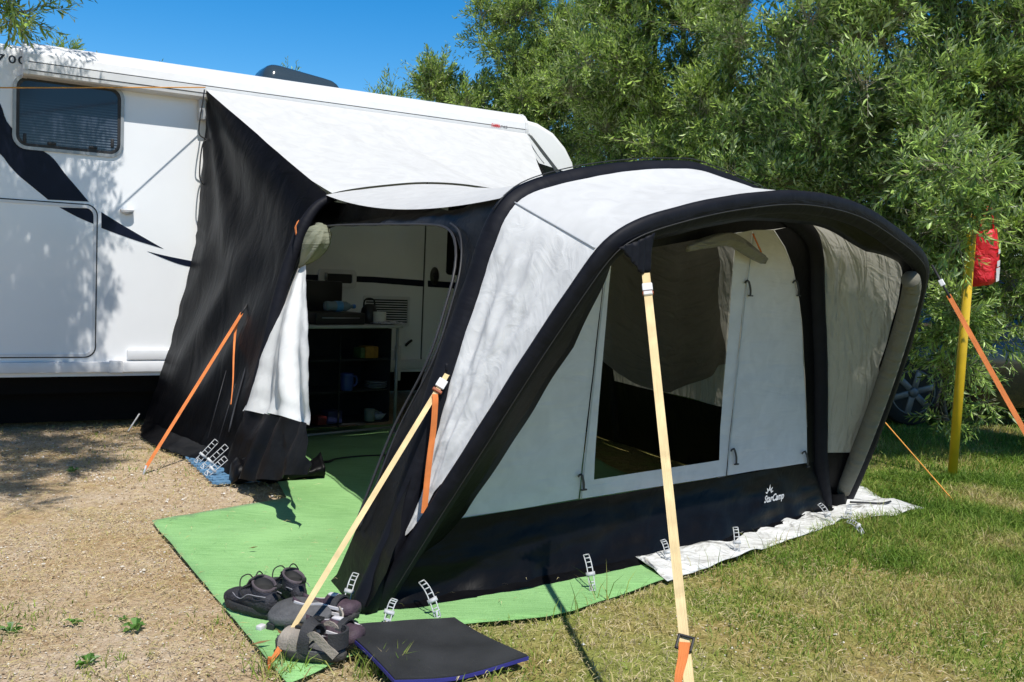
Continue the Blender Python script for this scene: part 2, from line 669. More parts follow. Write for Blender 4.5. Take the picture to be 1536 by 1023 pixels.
m = MB(); m.grid(loft(A2O, S2, A3O, S3, 'm', .035, .012, 3.0, 1.1), 60, 24)
m.build('canopy_roof', MROOF, tent)
m = MB(); m.grid(loft(A1O, S1, A2O, S2, 'm', .062, .012, 3.0, 4.1), 60, 28)
m.build('roof_panel', MROOF, tent)


# white triangle on the left of the canopy, pulled into folds from its foot
def tri(fn, fl):
    def g(u, v):
        v = .5 + (v - .5) * min(1, .02 + u * 5.5)
        X = fn(u, v)
        e = 4 * v * (1 - v)
        fd_ = min(1, (1 - u) * 7)
        wgt = e * (1 - u * .55) * fd_
        e = e * fd_
        k = .012 * wgt * (math.sin(v * 15 + 2.0 * fbm(u * 3, v * 2, fl)) + .6 * math.sin(v * 31 + u * 3)) \
            + .014 * e * fbm(u * 5 + v * 5, u * 3 - v * 3, fl + 7) + .01 * e * abs(fbm(u * 7 - v * 4, u * 3 + v * 6, fl + 3))
        return X + (-a * .8 + n * .2) * k
    return g
m = MB(); m.grid(tri(loft(A2B, S2, A3B, S3, 'l', 0, .0, lo=.2), 2.0), 110, 50)
m.build('canopy_side', MWHITE, tent)
m = MB(); m.grid(loft(A2, S2, A3, S3, 'l', 0, .01, 4, lo=0.0, hi=.36, offn=-.004), 20, 10)
m.build('canopy_foot', MBLACK, tent)
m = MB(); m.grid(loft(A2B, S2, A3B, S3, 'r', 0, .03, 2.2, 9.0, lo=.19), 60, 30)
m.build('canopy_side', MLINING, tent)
m = MB(); m.grid(loft(A2, S2, A3, S3, 'r', 0, .004, 3, lo=0.0, hi=.195, offn=.004), 14, 8)
m.build('canopy_foot', MBLACK, tent)
# seam where roof and triangle meet
m = MB()
P, Q = A2O[S2[0]], A3O[S3[0]]
m.tube([P + (Q - P) * x + Z * .002 - a * .002 for x in np.linspace(0.05, .97, 14)], .0032, 5)
m.build('seam', MGREYPL, tent)

# right side of the tent, white above black skirt
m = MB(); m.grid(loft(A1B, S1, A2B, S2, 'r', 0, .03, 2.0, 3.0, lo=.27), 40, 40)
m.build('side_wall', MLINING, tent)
m = MB(); m.grid(loft(A1B, S1, A2B, S2, 'r', 0, .02, 2.0, 3.0, lo=.0, hi=.27), 14, 40)
m.build('side_skirt', MBLACK, tent)
m = MB()
eb = [CARP + a * 3.3 - b * .03, A1[159] + (A2[159] - A1[159]) * 0.0, A1[159] + (A2[159] - A1[159]) * .5, A2[159], A3[159]]
eb = smooth_path([e * A_(1, 1, 0) for e in eb], 50)
m.grid(lambda u, v: leg(eb, 0, 49, u) + Z * (-.03 + .12 * v) + a * (.035 * (1 - v)), 49, 3)
m.build('ground_flap', MBLACK, tent)
# right side towards the caravan
RC0, RC1 = CARP + a * 3.3 - b * .03, CARP + a * 3.15 - b * .03 + Z * 2.42
m = MB()
def rb(u, v):
    P = leg(A1, 159, S1[1], u)
    q = RC0 + (RC1 - RC0) * u
    return P + (q - P) * v + a * .02 * fbm(u * 4, v * 4, 2) * 4 * v * (1 - v)
m.grid(rb, 24, 24)
m.build('side_wall', MBLACK, tent)

# ---- canopy sheet from the caravan rail down to the first arch
RAIL = [PLC.w3(x, y, .13) for x, y in ((303, 138), (420, 154), (540, 170), (660, 186), (779, 203))]
RAILP = smooth_path(RAIL, 60)
m = MB()
def can(u, v):
    P = leg(RAILP, 0, 59, u)
    Q = leg(A1, *S1, u) + Z * .03
    X = P + (Q - P) * v
    e = 4 * v * (1 - v)
    k = -.05 * e + .022 * e * fbm(u * 2.2 + v * 1.4, v * .8 - u, 3.3) - .034 * e * max(0, 1 - abs(u - .46 - .25 * v) * 11) \
        + .022 * e * max(0, 1 - abs(u - .18 - .2 * v) * 11)
    return X + Z * k - b * k * .6
m.grid(can, 90, 50)
m.build('roof_canopy', MROOF, tent)
# stitched edge below the rail
m = MB()
m.tube([p - b * .004 - Z * .022 for p in RAILP], .0025, 5)
m.build('seam', MPIPE, tent)
# white edge strip and guy lines at the right end of the canopy
m = MB()
P0 = RAIL[-1]
P1 = PLC.w3(806, 262, .30)
m.grid(lambda u, v: P0 + (P1 - P0) * u + a * (.012 + .012 * u) * v - b * .06 * v - Z * .02 * v, 8, 2)
m.build('edge_strip', MROOF, tent)
for dx in (0, 7):
    m = MB()
    q0, q1 = PLC.w3(776 + dx, 202, .12), PLC.w3(798 + dx * 1.3, 248, .2)
    m.tube([q0 + (q1 - q0) * x - Z * .015 * math.sin(PI * x) for x in np.linspace(0, 1, 8)], .004, 6)
    m.build('rope', MGREYPL, tent)

# ---- black side between the caravan and the first arch
GL = gp(213, 646)
SIDE1 = Plane(B1, GL - B1, (A1[S1[0]] - B1))
left_px = [(214, 646), (222, 610), (240, 555), (262, 480), (281, 405), (291, 340), (298, 270), (302, 200), (304, 140)]
LC = []
for i, (x, y) in enumerate(left_px):
    f_ = i / (len(left_px) - 1)
    LC.append(GL if i == 0 else PLC.w3(x, y, .03 + .10 * f_))
LCP = smooth_path(LC, 60)
A1L = [B1 + Z * .012] + [A1[i] for i in range(4, S1[0] + 1)]
A1P = smooth_path(A1L, 60)
m = MB()
def sd(u, v):
    P, Q = leg(LCP, 0, 59, u), leg(A1P, 0, 59, u)
    X = P + (Q - P) * v
    e = 4 * v * (1 - v) if v > .06 else .25
    # folds fan out from the upper corner and drape diagonally below
    top = np.array([1.0, 0.0])
    ang = math.atan2(1 - u, v + .05)
    k = .024 * e * math.sin(ang * 11 + 1.2 * fbm(u * 2, v * 2, 1)) * min(1, max(0, u - .45) * 3)
    k += .026 * e * math.sin((u * 1.0 - v * .85) * 19 + 1.6 * fbm(u * 1.5, v * 1.5, 5)) * max(0, 1 - abs(u - .36) * 2.4)
    k += .012 * e * fbm(u * 2.5, v * 2.5, 8)
    k += .004 * math.exp(-v * 12) * math.sin(u * 70 + 6 * fbm(u * 5, 0, 2))
    return X + SIDE1.N * k
m.grid(sd, 130, 60)
m.build('side_panel', MBLACK, tent)
# flap of that side lying on the ground
m = MB()
e0, e1 = gp(214, 648), gp(352, 712)
def flap(u, v):
    P = e0 + (e1 - e0) * u + Z * (.012 + .05 * v)
    out = np.array([-.857, -.515, 0])
    return P + out * ((1 - v) * (.02 + .10 * math.sin(PI * min(1, u * 1.25)) ** .6 * (1 if u > .12 else u / .12)) - .015 * v) + Z * (.02 * abs(fbm(u * 9, v * 2, 3)) + .02 * v)
m.grid(flap, 50, 6)
m.build('ground_flap', MBLACK, tent)
# piping over the black side
for pts, r in (([(298, 305), (330, 303), (372, 309), (405, 318), (422, 330), (428, 352), (424, 385), (410, 440), (385, 520), (362, 600), (350, 650)], .006),):
    m = MB()
    m.tube(smooth_path([SIDE1.w3(x, y, .03) for x, y in pts], 60), r, 6)
    m.build('piping', MPIPE, tent)

# ---- door side between first and second arch
PD = Plane(B1, O - B1, (A1[S1[0]] + A2[S2[0]]) / 2 - (B1 + O) / 2)
surround = [(348, 712), (376, 600), (396, 520), (421, 420), (446, 350), (476, 300), (500, 291), (545, 289), (600, 288), (650, 304), (700, 306), (738, 303), (757, 296),
            (762, 300), (744, 345), (718, 420), (693, 490), (668, 560), (645, 630), (625, 700), (612, 745), (604, 800), (585, 860), (556, 912), (520, 905), (478, 893),
            (508, 862), (540, 798), (566, 730), (600, 645), (651, 545), (680, 455), (691, 410), (693, 378), (688, 356), (676, 345), (655, 341), (600, 340), (540, 340),
            (505, 341), (488, 348), (472, 366), (458, 410), (423, 500), (388, 605), (362, 716)]
m = MB()
def ddisp(u, v):
    k = .012 * fbm(u * 3, v * 7, 2.2)
    return k
VT = PD.px(620, 325)[1]
VU0, VU1 = PD.px(478, 300)[0], PD.px(712, 300)[0]
m.fill(PD.pts(surround), lambda u, v, w: PD.fr(u, v, w + .012 - .13 * min(1, max(0, (v - VT) / .08)) * min(1, max(0, (u - VU0) / .2)) * min(1, max(0, (VU1 - u) / .2))), .05, ddisp)
m.build('door_surround', MBLACK, tent)
# zip round the doorway
zp = [(362, 712), (388, 605), (423, 500), (458, 410), (472, 366), (488, 348), (505, 341), (600, 340), (655, 341), (676, 345), (688, 356), (693, 378), (691, 410), (680, 455), (651, 545), (600, 645), (566, 730), (540, 798)]
m = MB()
m.tube(smooth_path([PD.w3(x, y, .028) for x, y in zp], 90), .0055, 6)
m.build('zip', MPIPE, tent)
m = MB()
m.tube(smooth_path([PD.w3(x + 9, y - (6 if y < 400 else 0), .03) for x, y in zp[9:]], 60), .004, 6)
m.build('piping', MPIPE, tent)

# curtain of the doorway: gathered at the top, hanging open
cur = [(463, 398), (470, 402), (474, 440), (478, 500), (477, 560), (480, 642), (455, 636), (415, 627), (377, 621), (390, 585), (408, 530), (432, 465), (448, 420)]
KN = PD.px(466, 400)
def cdisp(u, v):
    dx, dy = u - KN[0], KN[1] - v
    an = math.atan2(dx, dy + .02)
    r = min(1, max(0, dy) / .5)
    return .06 + (.022 * math.sin(an * 38 + 1.2 * fbm(u * 3, v * 2)) + .012 * math.sin(an * 71 + 2)) * (.25 + .75 * r) + .02 * fbm(u * 5, v * 5, 3) * r
cl_ = smooth_path([np.array(q, float) for q in ((462, 399), (450, 422), (434, 465), (410, 530), (392, 585), (377, 621))], 50)
cr_ = smooth_path([np.array(q, float) for q in ((470, 401), (472, 430), (475, 470), (478, 520), (477, 570), (480, 643))], 50)
m = MB()
def curf(u, v):
    i = v * 49
    k_ = int(min(i, 48))
    L_, R_ = cl_[k_] + (cl_[k_ + 1] - cl_[k_]) * (i - k_), cr_[k_] + (cr_[k_ + 1] - cr_[k_]) * (i - k_)
    q = L_ + (R_ - L_) * u
    q[1] -= 5 * math.sin(PI * u) * v ** 4
    w = .05 + .028 * v ** .6 * math.sin(u * 13 + .8 * v + 1.2 * fbm(u * 1.5, v * 2, 3)) + .016 * v * math.sin(u * 25 - 2 * v) + .05 * math.sin(PI * u) * math.sin(PI * min(1, v * 1.1)) + .006 * fbm(u * 4, v * 7, 9)
    return PD.w3(q[0], q[1], w)
m.grid(curf, 44, 60)
curtain = m.build('door_curtain', MCURT, tent)
m = MB()
sk = [(377, 620), (415, 626), (455, 635), (480, 641), (478, 668), (474, 690), (482, 712), (440, 722), (400, 726), (352, 722), (362, 670)]
m.fill(PD.pts(sk), PD.fr, .03, lambda u, v: .055 + .025 * math.sin(u * 16 + 1.5 * fbm(u * 3, v * 3)) * 1 + .015 * fbm(u * 6, v * 6, 1))
m.build('curtain_skirt', MBLACK, tent)
# rolled mud flap along the foot of the curtain
m = MB()
f0, f1 = gp(346, 727), gp(484, 718)
rg = []
fd = (f1 - f0) / np.linalg.norm(f1 - f0)
fo = np.array([fd[1], -fd[0], 0])
for i in range(40):
    s_ = i / 39
    c = f0 + (f1 - f0) * s_
    hh = .055 + .02 * math.sin(s_ * 7) + .012 * fbm(s_ * 9, 1)
    ww = .075 + .02 * fbm(s_ * 5, 4)
    if i in (0, 39):
        hh *= .5; ww *= .5
    rg.append([c + fo * (ww * math.cos(q) * (1 + .25 * math.cos(2 * q + s_ * 6))) + Z * max(.004, hh + hh * math.sin(q) * (1 + .3 * math.sin(3 * q + s_ * 9))) for q in np.linspace(0, 2 * PI, 14, endpoint=False)])
m.rings(rg)
m.build('mud_flap', MBLACK, tent)
# gathered bundle of cloth with its toggle
m = MB()
k0, k1 = PD.w3(463, 406, .06), PD.w3(498, 346, .05)
rg = []
ax = (k1 - k0) / np.linalg.norm(k1 - k0)
e1_ = np.cross(ax, PD.N); e1_ /= np.linalg.norm(e1_)
for i in range(18):
    s_ = i / 17
    r_ = .012 + .076 * math.sin(min(1, s_ * 1.05) * PI * .62) ** 1.3 * (1 if s_ < .9 else .75)
    if i == 17: r_ *= .55
    rg.append([k0 + (k1 - k0) * s_ + e1_ * .03 * math.sin(PI * s_) + (e1_ * math.cos(q) + PD.N * .75 * math.sin(q)) * r_ * (1 + .14 * math.sin(q * 7 + 1.5 * s_) + .08 * math.sin(q * 12)) for q in np.linspace(0, 2 * PI, 40, endpoint=False)])
m.rings(rg)
kn = m.build('gathered_cloth', MKNOT, tent)
m = MB()
m.ribbon([PD.w3(486, 348, .17), PD.w3(486, 358, .185), PD.w3(484, 368, .17)], .018, PD.ex)
m.build('toggle', MORA, kn)

# ---- front wall below the canopy
def L2(v):
    """inner position of the second arch at height v"""
    return float(np.interp(v, p2[:S2[0] + 1, 1], p2[:S2[0] + 1, 0]))
sk0, sk1 = PL2.px(690, 778), PL2.px(1210, 695)
def sktop(u):
    return sk0[1] + (sk1[1] - sk0[1]) * (u - sk0[0]) / (sk1[0] - sk0[0])
m = MB()
def skf(u, v):
    vt = .30
    x = .02 + (W - .04) * u
    tp = sktop(x)
    r = tp * v
    l = L2(r)
    x = l + (W2 + .1 - 2 * l) * u
    k = (1 - v)
    flare = .15 * (math.sin(PI * min(1, max(0, u))) ** .55) * k ** 1.6
    k2 = (.010 * fbm(u * 14, v * 3, 1) + .018 * fbm(u * 4, v * 2, 6)) * (k + .25) + .012 * k * k * math.sin(u * 46 + 3 * fbm(u * 6, 0, 1))
    return PL2.fr(x, r, flare + k2 + .002) + Z * .006 * k
m.grid(skf, 150, 24)
m.build('front_skirt', MBLACK, tent)
# flap of the skirt that lies flat outside
m = MB()
def fl2(u, v):
    x = .1 + (W2 - .05) * u
    fl = .15 * math.sin(PI * u) ** .55
    return PL2.fr(x, 0, fl - .01 + .05 * v + .012 * fbm(u * 20, v)) * A_(1, 1, 0) + Z * (.010 + .018 * (1 - v) + .012 * abs(fbm(u * 25, v * 2, 5)) * v)
m.grid(fl2, 120, 4)
m.build('mud_flap', MBLACK, tent)

def wallpiece(name, px, mt, off=0.0, step=.06, amp=.008, raw=None):
    m = MB()
    m.fill(raw or PL2.pts(px), lambda u, v, w: PL2.fr(u, v, w + off), step, lambda u, v: amp * fbm(u * 3.1, v * 3.1, off * 100) if amp else 0)
    return m.build(name, mt, tent)

topl = [tuple(p) for p in [(905, 372), (1000, 352), (1105, 333), (1150, 325)]]
wallpiece('front_panel', [(600, 795), (690, 778), (868, 748), (873, 700), (885, 590), (897, 480), (909, 385), (760, 330), (715, 440), (668, 580), (640, 670)], MPANEL)
# frame round the window
wallpiece('window_frame', [(869, 748), (1088, 713), (1095, 640), (1105, 540), (1115, 440), (1128, 345), (1104, 350), (1097, 420), (1088, 540), (1080, 640), (1078, 690),
                           (980, 705), (890, 719), (893, 660), (901, 560), (908, 480), (917, 385), (910, 385), (898, 480), (886, 590), (874, 700)], MPANEL, .004, amp=.004)
wallpiece('front_panel', [(1089, 713), (1210, 694), (1209, 640), (1206, 560), (1201, 480), (1196, 440), (1188, 400), (1176, 370), (1160, 345), (1129, 345), (1116, 440), (1106, 540), (1096, 640)], MPANEL, .002)
arcp = [(u, v - .01) for u, v in p2[S2[0] - 6:S2[1] + 7:4]]
wallpiece('wall_header', None, MBLACK, -.002, .1, 0, arcp + PL2.pts([(1222, 335), (1160, 344), (1104, 349), (909, 384), (760, 332)]))
wallpiece('wall_edge', [(1160, 345), (1176, 370), (1188, 400), (1196, 440), (1201, 480), (1206, 560), (1209, 640), (1210, 694), (1233, 690), (1233, 600), (1229, 480), (1226, 330)], MBLACK, .006, .08, .003)
# clear pane
mg, nt, out = mat('clear_vinyl_pane')
tr = nd(nt, 'ShaderNodeBsdfTransparent', {'Color': (.45, .45, .43, 1)})
gl = nd(nt, 'ShaderNodeBsdfGlossy', {'Roughness': .22, 'Color': (.6, .6, .62, 1)})
mx = nd(nt, 'ShaderNodeMixShader', {0: .008, 1: tr.outputs[0], 2: gl.outputs[0]})
nt.links.new(mx.outputs[0], out.inputs[0])
MPANE = mg
wallpiece('window_pane', [(889, 720), (1079, 691), (1081, 640), (1089, 540), (1098, 420), (1105, 349), (916, 383), (907, 480), (900, 560), (892, 660)], MPANE, -.006, .12, .006)
# zips beside the window
for zl in ([(869, 747), (874, 700), (886, 590), (898, 480), (908, 400)], [(1088, 712), (1095, 640), (1105, 540), (1116, 440), (1128, 350)]):
    m = MB()
    m.tube(smooth_path([PL2.w3(x, y, .012) for x, y in zl], 30), .0032, 5)
    m.build('zip', MGREYPL, tent)
# webbing tabs for the rolled blind
for (x, y) in ((870, 722), (1099, 684), (1120, 432), (1192, 432), (1206, 688)):
    m = MB()
    q = [PL2.w3(x - 6, y - 8, .012), PL2.w3(x - 2, y - 12, .016), PL2.w3(x + 1, y, .018), PL2.w3(x + 2, y + 10, .014)]
    m.ribbon(smooth_path(q, 10), .011, PL2.ex)
    m.box(PL2.w3(x + 2, y + 11, .016), (.03, .008, .006), [PL2.ex, PL2.N, PL2.ey])
    m.build('tab', MPIPE, tent)
# blind rolled up under the top of the window
m = MB()
bl = smooth_path([PL2.w3(x, y, .06) for x, y in ((1015, 371), (1045, 362), (1075, 357), (1095, 366), (1113, 378), (1130, 388))], 40)
rg = []
for i, p in enumerate(bl):
    s_ = i / 39
    r_ = .008 + .022 * math.sin(PI * (.1 + .7 * s_))
    T = bl[min(i + 1, 39)] - bl[max(i - 1, 0)]
    T /= np.linalg.norm(T)
    u_ = np.cross(T, PL2.N); u_ /= np.linalg.norm(u_)
    v_ = np.cross(T, u_)
    rg.append([p + (u_ * math.cos(q) + v_ * math.sin(q)) * r_ * (1 + .12 * math.sin(5 * q + s_ * 5)) for q in np.linspace(0, 2 * PI, 24, endpoint=False)])
m.rings(rg)
MBLIND = fabric('rolled_blind_vinyl', (.2, .19, .165), .4, trans=.15, tcol=(.45, .42, .34), bump=.8, spec=.5)
blind = m.build('rolled_blind', MBLIND, tent)
m = MB()
m.ribbon([PL2.w3(1124, 350, .02), PL2.w3(1123, 362, .045), PL2.w3(1122, 376, .075)], .010, PL2.ex)
m.build('toggle', MORA, blind)

# inner curtain seen through the window: pale cloth with a sagging hem across the far side
m = MB()
q0, q1 = at(905, 420, 5.15), at(1112, 420, 5.9)
def ic(u, v):
    P = q0 + (q1 - q0) * u
    hem = .80 - .12 * math.sin(PI * min(1, u * 1.15)) ** .8 + .08 * u - (.13 if u > .5 else .13 * u * 2)
    zt = 1.62
    z = hem + (zt - hem) * v
    k = .03 * math.sin(u * 19 + fbm(u * 4, v * 2)) * (1 - v * .5) + .03 * fbm(u * 4, v * 3, 2)
    X = P * A_(1, 1, 0) + Z * z
    return X + A_(.4, -.9, 0) * k
m.grid(ic, 60, 30)
m.build('inner_curtain', MDRAPE, tent)

# lettering and crown on the skirt
MLOGO = plain('logo_print', (.62, .62, .63), .6)
def text_mesh(body, size, font=None, shear=0.0, bold=0.0, squeeze=1.0):
    cu = bpy.data.curves.new('lettering', 'FONT')
    cu.body = body
    cu.size = size
    cu.shear = shear
    cu.offset = bold
    cu.align_x = 'LEFT'
    cu.resolution_u = 3
    ob = bpy.data.objects.new('lettering', cu)
    COL.objects.link(ob)
    dg = bpy.context.evaluated_depsgraph_get()
    me = bpy.data.meshes.new_from_object(ob.evaluated_get(dg))
    vs = [(v.co.x * squeeze, v.co.y) for v in me.vertices]
    fs = [tuple(p.vertices) for p in me.polygons]
    bpy.data.objects.remove(ob)
    bpy.data.curves.remove(cu)
    bpy.data.meshes.remove(me)
    return vs, fs

def wall_text(body, size, x0, dx, up_, N_, shear=0, bold=0, squeeze=1.0):
    vs, fs = text_mesh(body, size, None, shear, bold, squeeze)
    return [x0 + dx * u + up_ * v + N_ * .004 for u, v in vs], fs
def skirt_pt(px, py):
    return on(px, py, PL2.fr(0, .15, .075), PL2.N)
l0, l1 = skirt_pt(1144.5, 754), skirt_pt(1174, 747)
dx = (l1 - l0); wl = np.linalg.norm(dx); dx /= wl
upl = PL2.ey
m = MB()
vs, fs = text_mesh('StarCamp', .05, None, .12, .0012)
mxx = max(p[0] for p in vs)
sq = wl / mxx
m.add([l0 + dx * u * sq + upl * v * 1.05 + PL2.N * .006 for u, v in vs], fs)
cc = l0 + dx * .034 + upl * .048 + PL2.N * .006
for an, ln in ((-80, .022), (-42, .027), (0, .034), (42, .027), (80, .024)):
    d = dx * math.sin(math.radians(an)) + upl * math.cos(math.radians(an))
    s_ = np.cross(d, PL2.N)
    m.add([cc + d * .016 - s_ * .007, cc + d * .016 + s_ * .007, cc + d * (.012 + ln)], [(0, 1, 2)])
m.add([cc + (dx * math.sin(q) + upl * math.cos(q)) * r_ for q in np.linspace(-1.5, 1.5, 9) for r_ in (.013, .019)],
      [(2 * i, 2 * i + 1, 2 * i + 3, 2 * i + 2) for i in range(8)])
m.build('logo', MLOGO, tent, smooth=False)

# tabs that carry the straps
def tab(pxs, off, pl):
    m = MB()
    q = pl.pts(pxs)
    m.fill(q, lambda u, v, w: pl.fr(u, v, w + off), .012, lambda u, v: .006 * math.sin(u * 190 + 3 * v))
    return m
PLT = Plane(on(950, 372, O + n * .0, N3) + PL3.N * .075, t, Z)
tab([(929, 371), (955, 362), (983, 349), (979, 380), (973, 411), (962, 411), (947, 391)], 0, PLT).build('strap_tab', MSLEEVE, tent, solid=.002)
TABR = PLT.w3(967.5, 410, .004)
PLTL = Plane(A2[18] + (CAM - A2[18]) * .022, t, Z)
tab([(668, 545), (686, 545), (680, 552), (674, 561), (667, 559), (668, 552)], 0, PLTL).build('strap_tab', MSLEEVE, tent, solid=.002)
TABL = PLTL.w3(671, 559, .004)

# pegging ladders
MLAD = plain('ladder_plastic', (.50, .51, .52), .5, var=.25, scale=40)
def ladder(pA, pB, bow=.02, w=.021, name='peg_ladder'):
    m = MB()
    P = [pA + (pB - pA) * s_ + (Z * bow * math.sin(PI * s_)) for s_ in np.linspace(0, 1, 7)]
    d = pB - pA
    sd_ = np.cross(d, CAM - pA)
    sd_ /= np.linalg.norm(sd_)
    for q in (-1, 1):
        m.tube([p + sd_ * q * w / 2 for p in P], 0.0024, 5)
    for i, p in enumerate(P):
        m.tube([p - sd_ * w / 2, p + sd_ * w / 2], .0024, 5)
    m.box(P[2], (w * 1.7, .014, .01), [sd_, d / np.linalg.norm(d), np.cross(sd_, d) / np.linalg.norm(np.cross(sd_, d))])
    o_ = m.build(name, MLAD, tent)
    m = MB()
    e_ = d / np.linalg.norm(d)
    m.tube([P[0] + e_ * .012 + Z * .012, P[0] + e_ * .004 - Z * .03], .0035, 6)
    m.tube([P[0] + e_ * .012 + Z * .012 - sd_ * .012, P[0] + e_ * .012 + Z * .012 + sd_ * .012], .003, 6)
    m.build('peg', MGREYPL, o_)
    return o_
lad = [((518, 912), (534, 860)), ((579, 940), (592, 899)), ((657, 926), (632, 872)), ((889, 886), (879, 832)), ((1004, 846), (994, 810)),
       ((1106, 833), (1103, 791)), ((1247, 788), (1229, 756)), ((1294, 801), (1271, 782)), ((1272, 782), (1274, 758))]
for (bx, by), (tx, ty) in lad:
    pA = gp(bx, by, .015)
    dB = ray(tx, ty)
    hz = np.linalg.norm((pA - CAM)[:2]) + .10
    pB = CAM + dB * hz / np.linalg.norm(dB[:2])
    ladder(pA, pB)
for (bx, by), (tx, ty) in (((294, 694), (325, 661)), ((303, 703), (340, 669)), ((309, 713), (339, 687))):
    pA = gp(bx, by, .02)
    dB = ray(tx, ty)
    hz = np.linalg.norm((pA - CAM)[:2]) + .05
    ladder(pA, CAM + dB * hz / np.linalg.norm(dB[:2]), .0, .03)
# elastic cords from those ladders up the side
for p_, q_ in (((325, 661), (352, 560)), ((340, 669), (366, 580))):
    m = MB()
    m.tube([SIDE1.w3(*p_, .06), SIDE1.w3(*q_, .06)], .0022, 5)
    m.build('elastic_cord', MPIPE, tent)
# cord hanging at the upper corner by the rail
m = MB()
m.tube(smooth_path([PLC.w3(x, y, .16) for x, y in ((299, 139), (296, 160), (292, 185), (291, 204), (297, 210), (303, 213), (297, 218), (293, 240), (292, 268), (297, 279))], 50), .005, 6)
m.build('hanging_cord', MZIP, tent)

# ------------------------------------------------------------------ guys and straps
def cam_side(p, q):
    return np.cross(np.asarray(q) - np.asarray(p), CAM - np.asarray(p))

g1 = root('guy_strap', 'wide pale yellow strap from the front canopy arch down to the grass with black slider', 'guy strap', gp(1063, 1304), 'yellow guy straps')
AR = gp(1063, 1304)
m = MB()
sdv = cam_side(TABR, AR)
m.ribbon([TABR + (AR - TABR) * s_ for s_ in np.linspace(0.0, 1, 30)], [.027 - .0001 * i for i in range(30)], sdv)
web = m.build('webbing', MYEL, g1)
dS = AR - TABR
LS = np.linalg.norm(dS)
dS /= LS
sU = sdv / np.linalg.norm(sdv)
nU = np.cross(dS, sU)
if np.dot(nU, CAM - TABR) < 0: nU = -nU
def along(py):
    # point on the strap seen at image height py
    lo, hi = 0.0, 1.0
    for _ in range(40):
        mid = (lo + hi) / 2
        X = TABR + (AR - TABR) * mid
        d = X - CAM
        y = H0 / 2 - FPX * np.dot(d, CAMY) / np.dot(d, FW)
        if y < py: lo = mid
        else: hi = mid
    return TABR + (AR - TABR) * lo
m = MB()
pb = along(432)
m.box(pb + nU * .004, (.034, .034, .010), [sU, dS, nU], .003)
m.box(pb + nU * .005 + dS * .03, (.030, .016, .010), [sU, dS, nU], .003)
m.build('buckle', MPLAST, g1, smooth=False)
m = MB()
pb2 = along(441)
m.box(pb2 + nU * .003, (.037, .014, .012), [sU, dS, nU], .003)
MRUST = plain('buckle_brown', (.30, .07, .02), .5)
m.build('buckle_end', MRUST, g1, smooth=False)
m = MB()
ps = along(966)
sx, sy = sU * .94 - dS * .34, dS * .94 + sU * .34
for q in (-1, 1):
    m.box(ps + nU * .006 + sy * q * .017, (.042, .006, .008), [sx, sy, nU], .002)
    m.box(ps + nU * .006 + sx * q * .018, (.006, .04, .008), [sx, sy, nU], .002)
m.build('slider', MBLKPL, g1, smooth=False)
m = MB()
pe = on(1019, 1023, ps, nU)
pe2 = on(1016, 1060, ps, nU)
m.ribbon(smooth_path([ps + nU * .008, ps + (pe - ps) * .5 + nU * .022 - sU * .002, pe + nU * .03, pe2 + nU * .02], 16), [.027 - .0009 * i for i in range(16)], sdv)
m.build('strap_tail', MORA, g1)

AL = gp(404, 1000)
g2 = root('guy_strap', 'pale yellow strap from the awning leg down to the carpet edge beside the shoes', 'guy strap', AL, 'yellow guy straps')
sdv = cam_side(TABL, AL)
m = MB()
m.ribbon([TABL + (AL - TABL) * s_ for s_ in np.linspace(0, .97, 30)], [.0185 - (.008 * max(0, i - 24) / 5) for i in range(30)], sdv)
m.build('webbing', MYEL, g2)
dS = AL - TABL
dS /= np.linalg.norm(dS)
sU = sdv / np.linalg.norm(sdv)
nU = np.cross(dS, sU)
if np.dot(nU, CAM - TABL) < 0: nU = -nU
m = MB()
m.box(TABL + dS * .05 + nU * .004, (.034, .036, .010), [sU, dS, nU], .003)
m.build('buckle', MPLAST, g2, smooth=False)
m = MB()
m.box(TABL + dS * .082 + nU * .004, (.037, .012, .012), [sU, dS, nU], .003)
m.build('buckle_end', MRUST, g2, smooth=False)
m = MB()
p0 = TABL + dS * .10 + nU * .008
hz = np.linalg.norm((p0 - CAM)[:2])
def atd(px, py, hz):
    d = ray(px, py)
    return CAM + d * hz / np.linalg.norm(d[:2])
m.ribbon(smooth_path([p0, atd(653, 602, hz - .01), atd(650, 645, hz - .02), atd(643, 700, hz - .03), atd(636, 770, hz - .05)], 24), .021, sdv)
m.build('strap_tail', MORA, g2)
m = MB()
m.ribbon([TABL + (AL - TABL) * .93, AL + Z * .01], [.022, .010], sdv)
m.tube([AL + Z * .03, AL - Z * .02], .006, 6)
m.build('peg_loop', MORA, g2)

# orange strap on the left
AO = gp(214, 709)
TO = SIDE1.w3(388, 462, .08)
g3 = root('guy_strap', 'orange strap from the rear arch pegged into the gravel near the caravan', 'guy strap', AO, 'orange guy straps')
m = MB()
sdv = cam_side(TO, AO)
m.ribbon([TO + (AO - TO) * s_ for s_ in np.linspace(.06, .98, 20)], .019, sdv)
m.build('webbing', MORA, g3)
m = MB()
m.tube([TO, TO + (AO - TO) * .07], .006, 6)
m.build('cord', MZIP, g3)
m = MB()
p0 = TO + (AO - TO) * .10
hz = np.linalg.norm((p0 - CAM)[:2])
m.ribbon(smooth_path([p0, SIDE1.w3(374, 505, .10), SIDE1.w3(372, 540, .10), SIDE1.w3(369, 580, .09), SIDE1.w3(364, 612, .08)], 20), [.016 - .0006 * i for i in range(20)], sdv)
m.build('strap_tail', MORA, g3)
m = MB()
m.tube([AO + (TO - AO) * .03 + Z * .01, AO - Z * .03], .007, 6)
m.build('peg', MGREYPL, g3)

